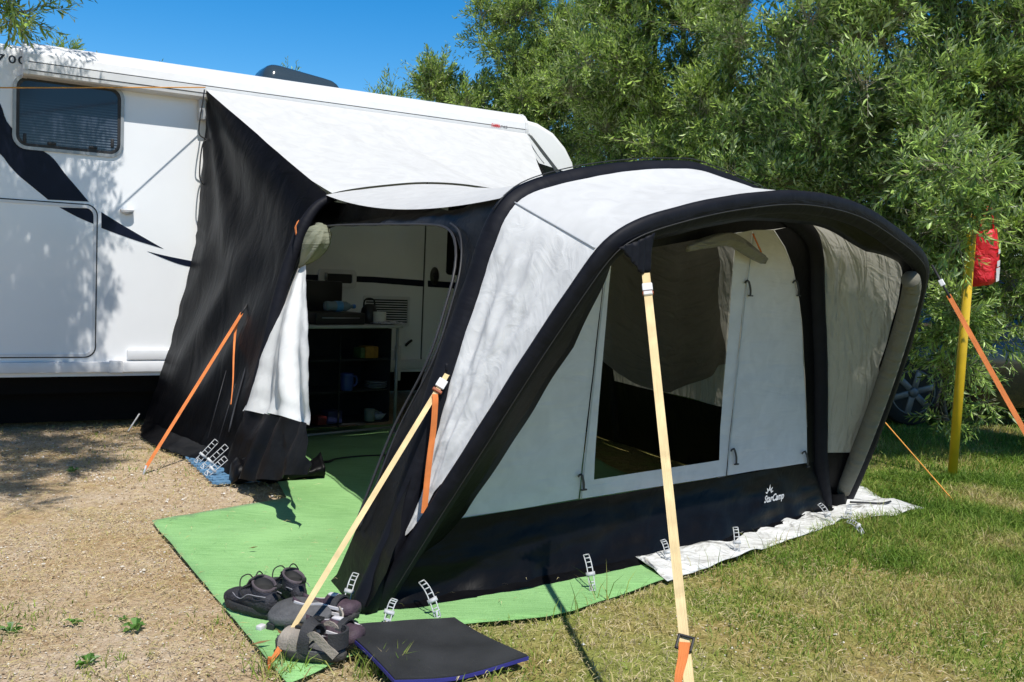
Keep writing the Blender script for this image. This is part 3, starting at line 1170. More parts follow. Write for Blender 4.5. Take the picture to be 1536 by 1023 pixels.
# orange strap on the right
TR_ = A3[S3[1] + 1] + a * .05
dd = ray(1536, 645)
NE = CAM + dd * (4.0 / dd[1])
st = at(1398, 398, TR_[1])
dirn = NE - st
AG = st + dirn * (st[2] / (st[2] - NE[2]))
g4 = root('guy_strap', 'orange strap from the right front shoulder passing in front of the yellow pole', 'guy strap', (AG[0], AG[1], 0), 'orange guy straps')
m = MB()
sdv = cam_side(st, AG)
m.ribbon([st + (AG - st) * s_ for s_ in np.linspace(.10, 1, 24)], .021, sdv)
m.build('webbing', MORA, g4)
m = MB()
m.tube([st, st + (AG - st) * .11], .006, 6)
m.build('cord', MZIP, g4)
m = MB()
m.box(st + (AG - st) * .06, (.022, .035, .012), [sdv / np.linalg.norm(sdv), (AG - st) / np.linalg.norm(AG - st), np.cross(sdv, AG - st) / np.linalg.norm(np.cross(sdv, AG - st))], .003)
m.build('buckle', MPLAST, g4, smooth=False)

# thin lines
MLINE = plain('line_orange', (.75, .33, .06), .7)
def line(name, label, cat, p, q, r, mt, sag=0.0, group=None):
    m = MB()
    P = [np.asarray(p) + (np.asarray(q) - np.asarray(p)) * s_ - Z * sag * 4 * s_ * (1 - s_) for s_ in np.linspace(0, 1, 24)]
    m.tube(P, r, 6)
    o = m.build(name, mt, None, off=(q[0], q[1], max(0, q[2])))
    tag(o, label, cat, group)
    return o
PG = gp(1430, 751)
line('guy_line', 'thin orange line running from behind the awning to the grass by the white sheet', 'guy line', at(1321, 626, 6.3), PG, .0042, MLINE)
line('guy_line', 'short pale cord at the caravan corner of the black awning side', 'guy line', SIDE1.w3(213, 622, .02), gp(192, 647), .006, MCORDW)
R0 = PLC.w3(300, 136, .16)
# the washing line goes out towards the tree on the left
R1 = at(-340, 132, 4.9)
line('washing_line', 'thin orange line tied to the upper awning corner and stretched past the caravan window', 'washing line', R1, R0, .0042, MLINE, .0)
# ------------------------------------------------------------------ the caravan (local frame: x along, y inwards, z up)
car = thing('caravan', 'white touring caravan with dark blue swoosh, side window and roof mounted awning case', 'caravan', CARP, YAW)
ROOTOFF[car.name] = np.zeros(3)

MGEL = plain('caravan_white', (.87, .875, .885), .28, var=.03, scale=2.0, coat=.3)
MRAIL = plain('rail_white', (.74, .74, .75), .35, var=.04)
MNAVY = plain('decal_navy', (.007, .010, .024), .4, spec=.15)
MSEAL = plain('rubber_seal', (.02, .02, .022), .6)
MALU = plain('frame_grey', (.34, .35, .36), .4, metal=.3)
MDARKW = plain('window_dark', (.01, .012, .014), .08, spec=.8)
MCHAS = plain('chassis_shade_black', (.004, .004, .004), .8, spec=.15)
MTYRE = plain('tyre_rubber', (.015, .015, .015), .8, bump=.3)


def cw(px, py, off=0.0):
    """local caravan coordinates of something seen on its side, off metres proud"""
    X = on(px, py, CARP - b * off, -b) - CARP
    return float(np.dot(X, a)), float(X[2])


def cp(px, py, off=0.0):
    x, z = cw(px, py, off)
    return np.array([x, -off, z])


def side_poly(pts, off, th, mt, name, parent=car, smooth=False):
    m = MB()
    q = [cw(*p) for p in pts]
    m.prism(q, -off, -off + th, lambda u, v, w: (u, w, v))
    return m.build(name, mt, parent, smooth=smooth)


def rrect(x0, x1, z0, z1, r, k=6):
    out = []
    for cx, cz, s0 in ((x1 - r, z1 - r, 0), (x0 + r, z1 - r, 90), (x0 + r, z0 + r, 180), (x1 - r, z0 + r, 270)):
        for i in range(k + 1):
            th = math.radians(s0 + 90 * i / k)
            out.append((cx + r * math.cos(th), cz + r * math.sin(th)))
    return out


def frame_ring(outer, inner, y0, y1):
    """closed frame between two outlines with the same point count"""
    m = MB()
    k = len(outer)
    vs = [(u, y0, v) for u, v in outer] + [(u, y0, v) for u, v in inner] + [(u, y1, v) for u, v in outer] + [(u, y1, v) for u, v in inner]
    fs = []
    for j in range(k):
        i = (j + 1) % k
        fs += [(j, i, k + i, k + j), (2 * k + j, 3 * k + j, 3 * k + i, 2 * k + i), (j, 2 * k + j, 2 * k + i, i), (k + j, k + i, 3 * k + i, 3 * k + j)]
    return m.add(vs, fs)


ROOFZ = cw(20, 66)[1]
nose = [cw(x, y) for x, y in ((783, 177), (808, 184), (832, 199), (850, 221), (861, 243))]
prof = [(-3.0, .40), (3.75, .40), (4.02, .62), (4.06, 1.2), (4.0, 1.75), (nose[4][0] + .06, nose[4][1] - .22)] + nose[::-1] + [(nose[0][0] - .12, ROOFZ), (-2.6, ROOFZ), (-2.9, ROOFZ - .12), (-3.0, ROOFZ - .5)]
bm = bmesh.new()
vs0 = [bm.verts.new((x, 0, z)) for x, z in prof]
vs1 = [bm.verts.new((x, 2.25, z)) for x, z in prof]
k = len(prof)
bm.faces.new(vs0)
bm.faces.new(vs1[::-1])
sidef = []
for j in range(k):
    bm.faces.new((vs0[j], vs1[j], vs1[(j + 1) % k], vs0[(j + 1) % k]))
bm.normal_update()
edges = [e for e in bm.edges if abs(e.verts[0].co.y - e.verts[1].co.y) < 1e-6 and min(e.verts[0].co.z, e.verts[1].co.z) > .6]
bmesh.ops.bevel(bm, geom=edges, offset=.045, segments=4, affect='EDGES', profile=.5)
bmesh.ops.recalc_face_normals(bm, faces=bm.faces)
me = bpy.data.meshes.new('body')
bm.to_mesh(me)
bm.free()
me.materials.append(MGEL)
me.polygons.foreach_set('use_smooth', np.full(len(me.polygons), True))
me.set_sharp_from_angle(angle=math.radians(35))
body = link(bpy.data.objects.new('body', me), car)
ROOTOFF[body.name] = np.zeros(3)

# window band on the rounded front, wraps on to the side
m = MB()
dk = [cw(x, y) for x, y in ((803, 243), (812, 246), (846, 257), (868, 268), (872, 300), (812, 300), (800, 262))]
m.prism(dk, -.004, .0, lambda u, v, w: (u, w, v))
m.build('front_window', MDARKW, car, smooth=False)

# lower side rail with moulding joints
def railbox(px0, px1, z0, z1, d, name='skirt_rail', mt=MRAIL):
    m = MB()
    x0, x1 = px0, px1
    m.box(((x0 + x1) / 2, -d / 2, (z0 + z1) / 2), (x1 - x0, d, z1 - z0), None, .008)
    return m.build(name, mt, car, smooth=True, auto=40)
zr0 = cw(0, 560)[1]; zr1 = cw(0, 543)[1]
railbox(-3, 3.7, zr0, zr1, .035)
xj = cw(163, 540)[0]
railbox(xj, xj + .09, zr0 - .004, zr1 + .01, .042, 'rail_joint')
railbox(xj + .12, 1.95, zr1 + .012, zr1 + .085, .030, 'wheel_arch_trim')
railbox(1.97, 2.02, zr0 - .1, zr1 + .12, .034, 'rail_joint')
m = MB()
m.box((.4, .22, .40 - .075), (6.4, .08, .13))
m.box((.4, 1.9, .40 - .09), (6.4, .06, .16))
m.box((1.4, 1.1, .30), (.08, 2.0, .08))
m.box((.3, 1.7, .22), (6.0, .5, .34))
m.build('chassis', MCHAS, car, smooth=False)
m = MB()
m.box((-1.0, .34, .215), (4.0, .03, .36))  # added black panel, stands in for the deep shade under the caravan
m.build('shade_panel', MCHAS, car, smooth=False)
for yy in (.28, 2.0):
    whl = MB()
    whl.lathe((1.25, yy, .32), [(.10, -.09), (.21, -.09), (.29, -.085), (.32, -.06), (.32, .06), (.29, .085), (.2, .09), (.1, .09)], 32, [EX, -Z, A_(0, 1, 0)])
    wo = whl.build('wheel', MTYRE, car)
    r_ = MB()
    r_.lathe((1.25, yy - .06, .32), [(.03, -.05), (.06, -.045), (.19, -.02), (.205, -.035), (.205, .05)], 24, [EX, -Z, A_(0, 1, 0)])
    r_.build('rim', MALU, wo)
for xx in (-2.4, 3.3):
    m = MB()
    m.tube([(xx, .3, .40), (xx + .12, .3, .02)], .025, 6)
    m.box((xx + .12, .3, .02), (.12, .12, .04))
    m.build('corner_steady', MALU, car)

# awning case along the roof edge
xa0, xa1 = cw(33, 90)[0], cw(781, 200)[0]
zt = ROOFZ + .008
zb = cw(300, 146, .12)[1]
H = zt - zb
cs = [(0.0, zt - H * 1.02), (-.10, zt - H), (-.120, zt - H * .96), (-.124, zt - H * .86), (-.118, zt - H * .845), (-.124, zt - H * .83), (-.126, zt - H * .62), (-.119, zt - H * .60), (-.123, zt - H * .58),
      (-.112, zt - H * .33), (-.09, zt - H * .17), (-.085, zt - H * .15), (-.06, zt - H * .04), (-.02, zt + .012), (.05, zt + .014), (.05, zt - .03), (0.0, zt - .03)]
m = MB()
m.prism([(y, z) for y, z in cs], xa0 + .02, xa1 - .02, lambda u, v, w: (w, u, v))
case = m.build('awning_case', MRAIL, car, smooth=False)
for x_ in (xa0, xa1 - .03):
    m = MB()
    m.prism([(y * 1.05 - .001, z + (.003 if z > zt - H * .5 else -.003)) for y, z in cs], x_, x_ + .03, lambda u, v, w: (w, u, v))
    m.build('end_cap', MPLAST, case, smooth=False)
# dark gap lines of the case
for fz, r_ in ((.845, .0035), (.60, .0022)):
    m = MB()
    m.tube([(xa0 + .03, -.1235, zt - H * fz), (xa1 - .03, -.1235, zt - H * fz)], r_, 5)
    m.build('gap_line', MPIPE, case)
# its label: red lettering then small grey
def side_text(body_, pxa, pxb, zc, hgt, yoff, mt, name, parent, shear=0.0, bold=.0):
    vs, fs = text_mesh(body_, 1.0, None, shear, bold)
    mx_, mn_ = max(p[0] for p in vs), min(p[0] for p in vs)
    my_ = max(p[1] for p in vs)
    m = MB()
    m.add([(pxa + (u - mn_) / (mx_ - mn_) * (pxb - pxa), -yoff, zc + v / my_ * hgt) for u, v in vs], fs)
    return m.build(name, mt, parent, smooth=False)
MRED = plain('label_red', (.62, .02, .03), .5)
MGRY = plain('label_grey', (.18, .18, .2), .5)
lz = cw(745, 191, .126)[1]
sp = cw(737, 190, .126)[0], cw(750, 190, .126)[0], cw(753, 190, .126)[0], cw(761, 190, .126)[0]
side_text('FIAMMA', sp[0], sp[1], lz - .001, .03, .1285, MRED, 'label', case, .15, .02)
side_text('F45', sp[2] - .015, sp[3], lz + .001, .022, .1285, MGRY, 'label', case, .1, .01)

# number by the roof: the last digit runs behind the case
MNUM = plain('number_black', (.012, .012, .016), .4)
n0, n1 = cw(-14, 96), cw(36, 96)
def digit(ch, px0, px1, py_top, py_bot):
    x0, zt_ = cw(px0, py_top)
    x1, zb_ = cw(px1, py_bot)
    vs, fs = text_mesh(ch, 1.0, None, 0, .012)
    mn_, mx_ = min(p[0] for p in vs), max(p[0] for p in vs)
    my0, my_ = min(p[1] for p in vs), max(p[1] for p in vs)
    m = MB()
    m.add([(x0 + (u - mn_) / (mx_ - mn_) * (x1 - x0), -.003, zb_ + (v - my0) / (my_ - my0) * (zt_ - zb_)) for u, v in vs], fs)
    m.build('number', MNUM, car, smooth=False)
digit('7', -6, 8, 80, 94)
digit('0', 12.5, 24, 82, 96)
digit('0', 27, 39, 83.5, 97.5)

# side window
wx0, wz1 = cw(19, 110)
wx1 = cw(186, 172)[0]
wz0 = cw(100, 230)[1]
wz1 = cw(100, 119)[1]
def win(x0, x1, z0, z1, r=.09):
    fo = rrect(x0, x1, z0, z1, r)
    fi = rrect(x0 + .022, x1 - .022, z0 + .022, z1 - .022, r - .02)
    f_ = frame_ring(fo, fi, -.014, 0.002).build('window', MALU, car, smooth=False)
    si = rrect(x0 + .042, x1 - .042, z0 + .042, z1 - .042, r - .035)
    frame_ring([(u, v) for u, v in fi], si, -.009, .001).build('rubber_seal', MSEAL, f_, smooth=False)
    # blind slats and the light falling on them, painted into the pane colour
    mb_, nt, out = mat('window_blind')
    tc = nd(nt, 'ShaderNodeTexCoord')
    sx_ = nd(nt, 'ShaderNodeSeparateXYZ', {0: tc.outputs['Object']})
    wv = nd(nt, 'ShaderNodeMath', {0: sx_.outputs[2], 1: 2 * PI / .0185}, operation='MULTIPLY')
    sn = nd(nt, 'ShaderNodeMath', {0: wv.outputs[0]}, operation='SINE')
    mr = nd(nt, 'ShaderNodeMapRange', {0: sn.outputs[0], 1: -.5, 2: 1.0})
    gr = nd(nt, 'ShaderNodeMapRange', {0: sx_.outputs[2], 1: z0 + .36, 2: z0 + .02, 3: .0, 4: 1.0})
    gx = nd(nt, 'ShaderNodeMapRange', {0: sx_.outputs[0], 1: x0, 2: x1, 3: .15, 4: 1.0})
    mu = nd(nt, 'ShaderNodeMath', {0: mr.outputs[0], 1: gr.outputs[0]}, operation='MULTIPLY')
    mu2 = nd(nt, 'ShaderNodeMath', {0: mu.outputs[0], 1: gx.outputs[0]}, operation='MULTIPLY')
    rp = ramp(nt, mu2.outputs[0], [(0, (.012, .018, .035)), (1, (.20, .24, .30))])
    p = nd(nt, 'ShaderNodeBsdfPrincipled', {'Base Color': rp.outputs[0], 'Roughness': .12, 'Specular IOR Level': .5})
    nt.links.new(p.outputs[0], out.inputs[0])
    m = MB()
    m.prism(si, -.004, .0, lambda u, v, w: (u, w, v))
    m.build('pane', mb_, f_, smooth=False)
    for u, v in ((x0 + .075, z0 + .075), (x0 + .24, z0 + .055), (x1 - .2, z0 + .055), (x1 - .075, z0 + .10)):
        m = MB()
        m.box((u, -.012, v), (.055 if v < z0 + .06 else .02, .012, .02 if v < z0 + .06 else .06), None, .004)
        m.build('catch', MSEAL, f_)
    return f_
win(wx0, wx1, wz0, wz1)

# dark blue swoosh
up_e = [(-120, 60), (-60, 95), (-20, 130), (0, 155), (12, 185), (40, 212), (76, 234), (97, 260), (115, 281), (133, 302.5)]
lo_e = [(72, 299.5), (52, 283), (29, 264), (13, 247), (0, 231), (-40, 203), (-80, 180), (-120, 165)]
sw = [smooth_path(up_e, 40).tolist() + smooth_path(lo_e, 40).tolist(),
      [(89, 311), (141, 313), (140.5, 336)] + smooth_path([(140.5, 336), (115, 325), (89, 311)], 10).tolist()[1:-1],
      smooth_path([(152, 318), (176, 333), (210, 353), (245, 373)], 16).tolist() + smooth_path([(245, 373), (205, 361), (171, 349), (152, 342)], 12).tolist()[1:],
      smooth_path([(221, 377), (250, 384), (285, 391), (300, 394)], 12).tolist() + smooth_path([(300, 402), (275, 398), (249, 389), (221, 377)], 12).tolist()[:-1]]
for q in sw:
    side_poly([tuple(p) for p in q], .0025, .0022, MNAVY, 'swoosh')
# locker door in the side
lx1, lz1 = cw(147, 303)[0], cw(60, 301)[1]
lz0 = cw(60, 537)[1]
lx0 = lx1 - 1.05
fo = rrect(lx0, lx1, lz0, lz1, .075)
fi = rrect(lx0 + .007, lx1 - .007, lz0 + .007, lz1 - .007, .07)
lk = frame_ring(fo, fi, -.0042, .001).build('locker_door', MSEAL, car, smooth=False)
fi2 = rrect(lx0 + .028, lx1 - .028, lz0 + .028, lz1 - .028, .055)
frame_ring(rrect(lx0 + .009, lx1 - .009, lz0 + .009, lz1 - .009, .07), fi2, -.009, .001).build('frame', MRAIL, lk, smooth=False)
for zz in (lz0 + .06, lz0 + (lz1 - lz0) * .5):
    m = MB(); m.lathe((lx0 + .10, -.008, zz), [(.028, 0), (.028, .01), (.02, .014)], 16, [EX, Z, A_(0, -1, 0)])
    m.build('lock', MALU, lk)
# side marker lamp with hood
m = MB()
c_ = cp(190, 317)
hood = [(c_[0] + .042 * math.cos(q), c_[2] + .0 - .03 * math.sin(q)) for q in np.linspace(0, PI, 9)]
m.prism([(u, v + .006) for u, v in hood], -.045, -.001, lambda u, v, w: (u, w, v))
m.box((c_[0], -.022, c_[2] + .008), (.09, .05, .012), None, .003)
m.build('marker_lamp', MPLAST, car)
# fixing block at the upper corner
m = MB()
c_ = cp(303, 152, .02)
m.box((c_[0] - .005, -.045, c_[2] - .04), (.05, .07, .2), None, .006)
m.build('rail_bracket', MGREYPL, car)

# features behind the doorway of the awning
stripe = [(440, 411), (560, 415), (636, 420.5), (740, 428), (740, 437), (636, 430), (560, 424), (440, 419)]
side_poly(stripe, .003, .0026, MNAVY, 'stripe')
dx0, dx1 = cw(634, 440)[0], cw(634, 440)[0] + .62
dz0 = cw(640, 548)[1]
dz1 = 2.22
fo = rrect(dx0, dx1, dz0, dz1, .07)
fi = rrect(dx0 + .008, dx1 - .008, dz0 + .008, dz1 - .008, .065)
door = frame_ring(fo, fi, -.0045, .001).build('door', MSEAL, car, smooth=False)
m = MB(); m.prism(rrect(dx0 + .010, dx1 - .010, dz0 + .010, dz1 - .010, .062), -.009, -.001, lambda u, v, w: (u, w, v))
m.build('door_leaf', MGEL, door, smooth=False)
x0_, z0_ = cw(668, 412)
m = MB(); m.prism(rrect(x0_, x0_ + .36, z0_, z0_ + .62, .03), -.013, -.009, lambda u, v, w: (u, w, v))
m.build('door_window', MDARKW, door, smooth=False)
side_poly([(641, 420.8), (668, 422.6), (700, 425), (740, 428), (740, 437), (700, 434), (668, 431.8), (641, 430.2)], .0115, .002, MNAVY, 'stripe', door)
m = MB()
hx, hz_ = cw(650, 414)
hp = [(hx + .036 * math.cos(q), hz_ + .075 * math.sin(q)) for q in np.linspace(0, 2 * PI, 24, endpoint=False)]
m.prism(hp, -.034, -.010, lambda u, v, w: (u, w, v))
MHAND = plain('handle_grey', (.055, .055, .045), .45)
hd = m.build('handle', MHAND, door)
m = MB(); m.box((hx, -.04, hz_ + .01), (.05, .014, .04), None, .005)
m.box((hx - .008, -.037, hz_ - .03), (.02, .01, .05), None, .003)
m.build('latch', MBLKPL, hd)
# vent grille
vx0, vz1 = cw(545, 443)
vx1, vz0 = cw(613, 490)
vz1 = cw(580, 444)[1]; vz0 = cw(580, 489)[1]
fo = rrect(vx0, vx1, vz0, vz1, .012, 3)
fi = rrect(vx0 + .02, vx1 - .02, vz0 + .02, vz1 - .02, .006, 3)
vent = frame_ring(fo, fi, -.014, .001).build('vent_grille', MRAIL, car, smooth=False)
m = MB()
for i in range(11):
    z_ = vz0 + .026 + (vz1 - vz0 - .05) * i / 10
    m.box(((vx0 + vx1) / 2, -.006, z_), (vx1 - vx0 - .042, .012, .0075))
m.build('slats', MRAIL, vent, smooth=False)
m = MB(); m.prism(fi, -.0015, 0, lambda u, v, w: (u, w, v)); m.build('back_plate', MSEAL, vent, smooth=False)
# service hatch
hx0, hz1_ = cw(477, 403); hx1, hz0_ = cw(533, 432)
hz0_ = cw(505, 432)[1]; hz1_ = cw(505, 404)[1]
fo = rrect(hx0, hx1, hz0_, hz1_, .03, 4)
fi = rrect(hx0 + .055, hx1 - .035, hz0_ + .04, hz1_ - .035, .012, 4)
ht = frame_ring(fo, fi, -.02, .001).build('service_hatch', MRAIL, car, smooth=False)
m = MB(); m.prism(rrect(hx0 + .05, hx1 - .03, hz0_ + .035, hz1_ - .03, .012, 4), -.005, 0, lambda u, v, w: (u, w, v)); m.build('back_plate', MSEAL, ht, smooth=False)
m = MB(); m.tube([(hx0 + .06, -.024, hz0_ + .06), (hx0 + .06, -.024, hz0_ + .12)], .012, 8); m.build('lock', MALU, ht)
# small tap below the vent
m = MB(); c_ = cp(611, 513); m.tube([c_ + A_(-.02, -.01, -.03), c_ + A_(.0, -.03, 0), c_ + A_(.03, -.02, .015)], .011, 6); m.build('outlet', MSEAL, car)

# tilted roof skylight
m = MB()
bx, by_ = cw(388, 118)[0] + .55, .75
sky0, sky1 = at(388, 104, 8.1), at(492, 124, 8.75)
c0 = np.array([np.dot(sky0 - CARP, a), np.dot(sky0 - CARP, b)])
c1 = np.array([np.dot(sky1 - CARP, a), np.dot(sky1 - CARP, b)])
yb = .62
xa, xb = c0[0], c1[0]
rg = []
for i in range(7):
    s_ = i / 6
    ins = .10 * s_ ** 2
    zz = ROOFZ + .02 + .19 * math.sin(s_ * PI / 2)
    rr = rrect(xa + ins, xb - ins, yb + ins, yb + .5 - ins, .10 - .03 * s_, 4)
    rg.append([(u, v, zz + .09 * (xb - u) / (xb - xa) * s_) for u, v in rr])
m.rings(rg)
MDOME, nt, out = mat('skylight_tinted')
p = nd(nt, 'ShaderNodeBsdfPrincipled', {'Base Color': (.035, .055, .075, 1), 'Roughness': .12, 'Specular IOR Level': .6})
nt.links.new(p.outputs[0], out.inputs[0])
sl = m.build('skylight', MDOME, car, smooth=True, auto=40)
m = MB(); m.prism(rrect(xa - .02, xb + .02, yb - .02, yb + .52, .1, 4), ROOFZ - .01, ROOFZ + .03); m.build('frame', MPLAST, sl, smooth=False)
# aerial nub and vent on the roof
m = MB(); c_ = cw(617, 143)[0] + .3
m.lathe((c_, .35, ROOFZ), [(.1, 0), (.1, .03), (.06, .06), (.02, .07)], 16); m.build('roof_vent', MPLAST, car)
# ------------------------------------------------------------------ carpets and mats on the ground
def flat_sheet(name, label, cat, px, z, mt, amp=.006, step=.06, edge=0.0, sc=3.0, extra=None):
    m = MB()
    q = [gp(*p)[:2] if len(p) == 2 else p[:2] for p in px]
    def fr(u, v, w):
        return A_(u, v, z + w)
    m.fill(q, fr, step, lambda u, v: amp * (.5 + fbm(u * sc, v * sc, z * 50)))
    o = m.build(name, mt, None, off=(q[0][0], q[0][1], 0), solid=.003)
    return tag(o, label, cat)

mc, nt, out = mat('carpet_green')
tc = nd(nt, 'ShaderNodeTexCoord')
mp = nd(nt, 'ShaderNodeMapping', {'Vector': tc.outputs['Object'], 'Rotation': (0, 0, -YAW), 'Scale': (3, 45, 1)})
n1 = nd(nt, 'ShaderNodeTexNoise', {'Vector': mp.outputs[0], 'Scale': 2.0, 'Detail': 5.0, 'Roughness': .6})
n2 = nd(nt, 'ShaderNodeTexNoise', {'Vector': tc.outputs['Object'], 'Scale': 260.0, 'Detail': 2.0})
n3 = nd(nt, 'ShaderNodeTexNoise', {'Vector': tc.outputs['Object'], 'Scale': 2.3, 'Detail': 3.0})
a1 = nd(nt, 'ShaderNodeMath', {0: n1.outputs[0], 1: n2.outputs[0]}, operation='ADD')
a2 = nd(nt, 'ShaderNodeMath', {0: a1.outputs[0], 1: n3.outputs[0]}, operation='ADD')
rp = ramp(nt, nd(nt, 'ShaderNodeMath', {0: a2.outputs[0], 1: 3.0}, operation='DIVIDE').outputs[0], [(.40, (.17, .36, .115)), (.58, (.31, .57, .22))])
bp = nd(nt, 'ShaderNodeBump', {'Strength': .7, 'Distance': .004, 'Height': a1.outputs[0]})
p = nd(nt, 'ShaderNodeBsdfPrincipled', {'Base Color': rp.outputs[0], 'Roughness': .95, 'Specular IOR Level': .1, 'Sheen Weight': .15, 'Normal': bp.outputs[0]})
nt.links.new(p.outputs[0], out.inputs[0])
back = [O + a * 3.0 + b * 3.9, O + a * .35 + b * 3.9]
carpet = flat_sheet('carpet', 'bright green ribbed carpet laid through the awning doorway and along its front', 'carpet',
                    [(228, 785), (262, 779), (330, 768), (430, 751), (417, 727), (405, 700)] + [tuple(x) for x in (np.append(back[1][:2], 0), np.append(back[0][:2], 0))] +
                    [tuple(O + t * 2.3 + n * -.3), tuple(gp(965, 850)), (996, 873), (950, 890), (900, 905), (860, 921), (820, 930), (780, 934), (725, 937), (660, 945), (600, 966), (510, 994), (470, 1015), (432, 1032), (424, 1023), (330, 906)],
                    .006, mc, .010, .07)

MSHEET = fabric('sheet_white', (.66, .66, .64), .7, bump=1.0, stretch=(3, 3), fold=.05, dirt=.12)
flat_sheet('groundsheet', 'white tarpaulin spread under the awning, its pointed corner out on the grass', 'groundsheet',
           [tuple(gp(960, 850)), (1001, 877), (1050, 860), (1100, 846), (1150, 826), (1200, 812), (1235, 800), (1262, 790), (1290, 783), (1330, 783), (1358, 775), (1387, 766), (1352, 760), (1328, 752), (1308, 742), (1285, 733), tuple(O + t * 3.2 - n * .8), tuple(O + t * 1.6 - n * .5)],
           .013, MSHEET, .022, .05, sc=5.0)
m = MB()
m.tube(smooth_path([gp(x, y, .045) for x, y in ((1275, 753), (1300, 754), (1322, 755), (1336, 752))], 20), .006, 6)
o = m.build('cable', MZIP, None, off=gp(1275, 753))
tag(o, 'thin dark cord lying across the white tarpaulin corner', 'cord')

# black rubber mat with blue backing
def mat_corner():
    A, B, C = gp(495, 955, .02), gp(682, 925, .02), gp(793, 990, .02)
    return A, B, C, A + C - B
A, B, C, D = mat_corner()
mm = root('door_mat', 'black rubber mat with blue edge lying half on carpet half on grass', 'mat', (A + C) / 2 * A_(1, 1, 0))
def matf(z0, z1, ins):
    m = MB()
    c = (A + B + C + D) / 4
    def g(u, v, w):
        X = A + (B - A) * u + (D - A) * v
        lift = .035 * max(0, 1 - u * 2.2) * (1 - abs(v - .35)) + .012 * math.sin(u * 4 + v * 3)
        return X + Z * (w + lift)
    N_ = 16
    for z_, flip in ((z0, 1), (z1, 0)):
        m.grid(lambda i, j: g(ins + (1 - 2 * ins) * i, ins + (1 - 2 * ins) * j, z_), N_, N_)
    ed = [(i / N_, 0) for i in range(N_)] + [(1, i / N_) for i in range(N_)] + [(1 - i / N_, 1) for i in range(N_)] + [(0, 1 - i / N_) for i in range(N_)]
    k = len(ed)
    q = [g(ins + (1 - 2 * ins) * u, ins + (1 - 2 * ins) * v, z0) for u, v in ed] + [g(ins + (1 - 2 * ins) * u, ins + (1 - 2 * ins) * v, z1) for u, v in ed]
    m.add(q, [(j, (j + 1) % k, k + (j + 1) % k, k + j) for j in range(k)])
    return m
MRUB = plain('rubber_black', (.028, .029, .031), .55, var=.4, scale=6.0, bump=.25, bscale=300)
MBLUE = plain('backing_blue', (.03, .03, .22), .7)
matf(-.008, .003, 0.0).build('backing', MBLUE, mm, smooth=True, auto=40)
matf(.0032, .0085, .006).build('top', MRUB, mm, smooth=True, auto=40)

# blue plastic floor tiles below the ladders
T0, T1, T2 = gp(281, 685, .012), gp(325, 726, .012), gp(350, 716, .012)
MTILE = plain('tile_blue', (.10, .22, .36), .5, var=.2)
ex_ = (T1 - T0) / np.linalg.norm(T1 - T0)
ey_ = np.cross(Z, ex_)
for i in range(2):
    m = MB()
    L_ = np.linalg.norm(T1 - T0) / 2
    c0_ = T0 + ex_ * L_ * i
    for r_ in range(6):
        m.box(c0_ + ex_ * L_ * (r_ + .5) / 6 + ey_ * .13, (L_ / 6 * .62, .26, .014), [ex_, ey_, Z])
    for r_ in range(6):
        m.box(c0_ + ex_ * L_ * .5 + ey_ * (.02 + .045 * r_), (L_ * .96, .018, .010), [ex_, ey_, Z])
    for r_ in range(5):
        m.box(c0_ + ex_ * L_ * (.1 + .2 * r_) - ey_ * .008, (L_ * .08, .02, .012), [ex_, ey_, Z])
    o = m.build('floor_tile', MTILE, None, smooth=False, off=c0_ * A_(1, 1, 0))
    tag(o, ['blue plastic grid tile under the pegging ladders, nearer the caravan', 'blue plastic grid tile at the foot of the doorway skirt, nearer the camera'][i], 'floor tile', 'blue plastic tiles')

# ------------------------------------------------------------------ footwear
MSOLE = plain('sole_black', (.022, .022, .023), .7, bump=.6, bscale=90)
MBOOT = plain('boot_suede', (.026, .025, .032), .75, var=.5, scale=30, bump=.5, bscale=140)
MBOOT2 = plain('boot_panel', (.022, .022, .034), .8, var=.3, scale=40, bump=.5, bscale=200)
MLIN = plain('boot_lining', (.10, .08, .092), .9, var=.3, bump=.4, bscale=150)
MLACE = plain('lace_black', (.02, .02, .02), .8)
MPIP = plain('boot_piping', (.28, .27, .30), .6)


def foot_frame(p0, p1):
    """origin at heel on the ground, x towards the toe"""
    h_, q_ = np.asarray(p0, float), np.asarray(p1, float)
    x = (q_ - h_) * A_(1, 1, 0)
    L_ = np.linalg.norm(x)
    x /= L_
    y = np.cross(Z, x)
    return h_ * A_(1, 1, 0), x, y, L_


def sole_outline(L_, w, k=40, side=1):
    pts = []
    for i in range(k):
        th = 2 * PI * i / k
        x = .5 + .5 * math.cos(th)
        yy = math.sin(th)
        wd = w * (.78 + .26 * math.sin(PI * (x - .25)) + .10 * (x > .5) * math.sin(PI * (x - .5) * 2)) * abs(math.sin(th)) ** .55 * np.sign(yy)
        pts.append((x * L_, wd / 2 + .008 * side * math.sin(PI * x)))
    return pts


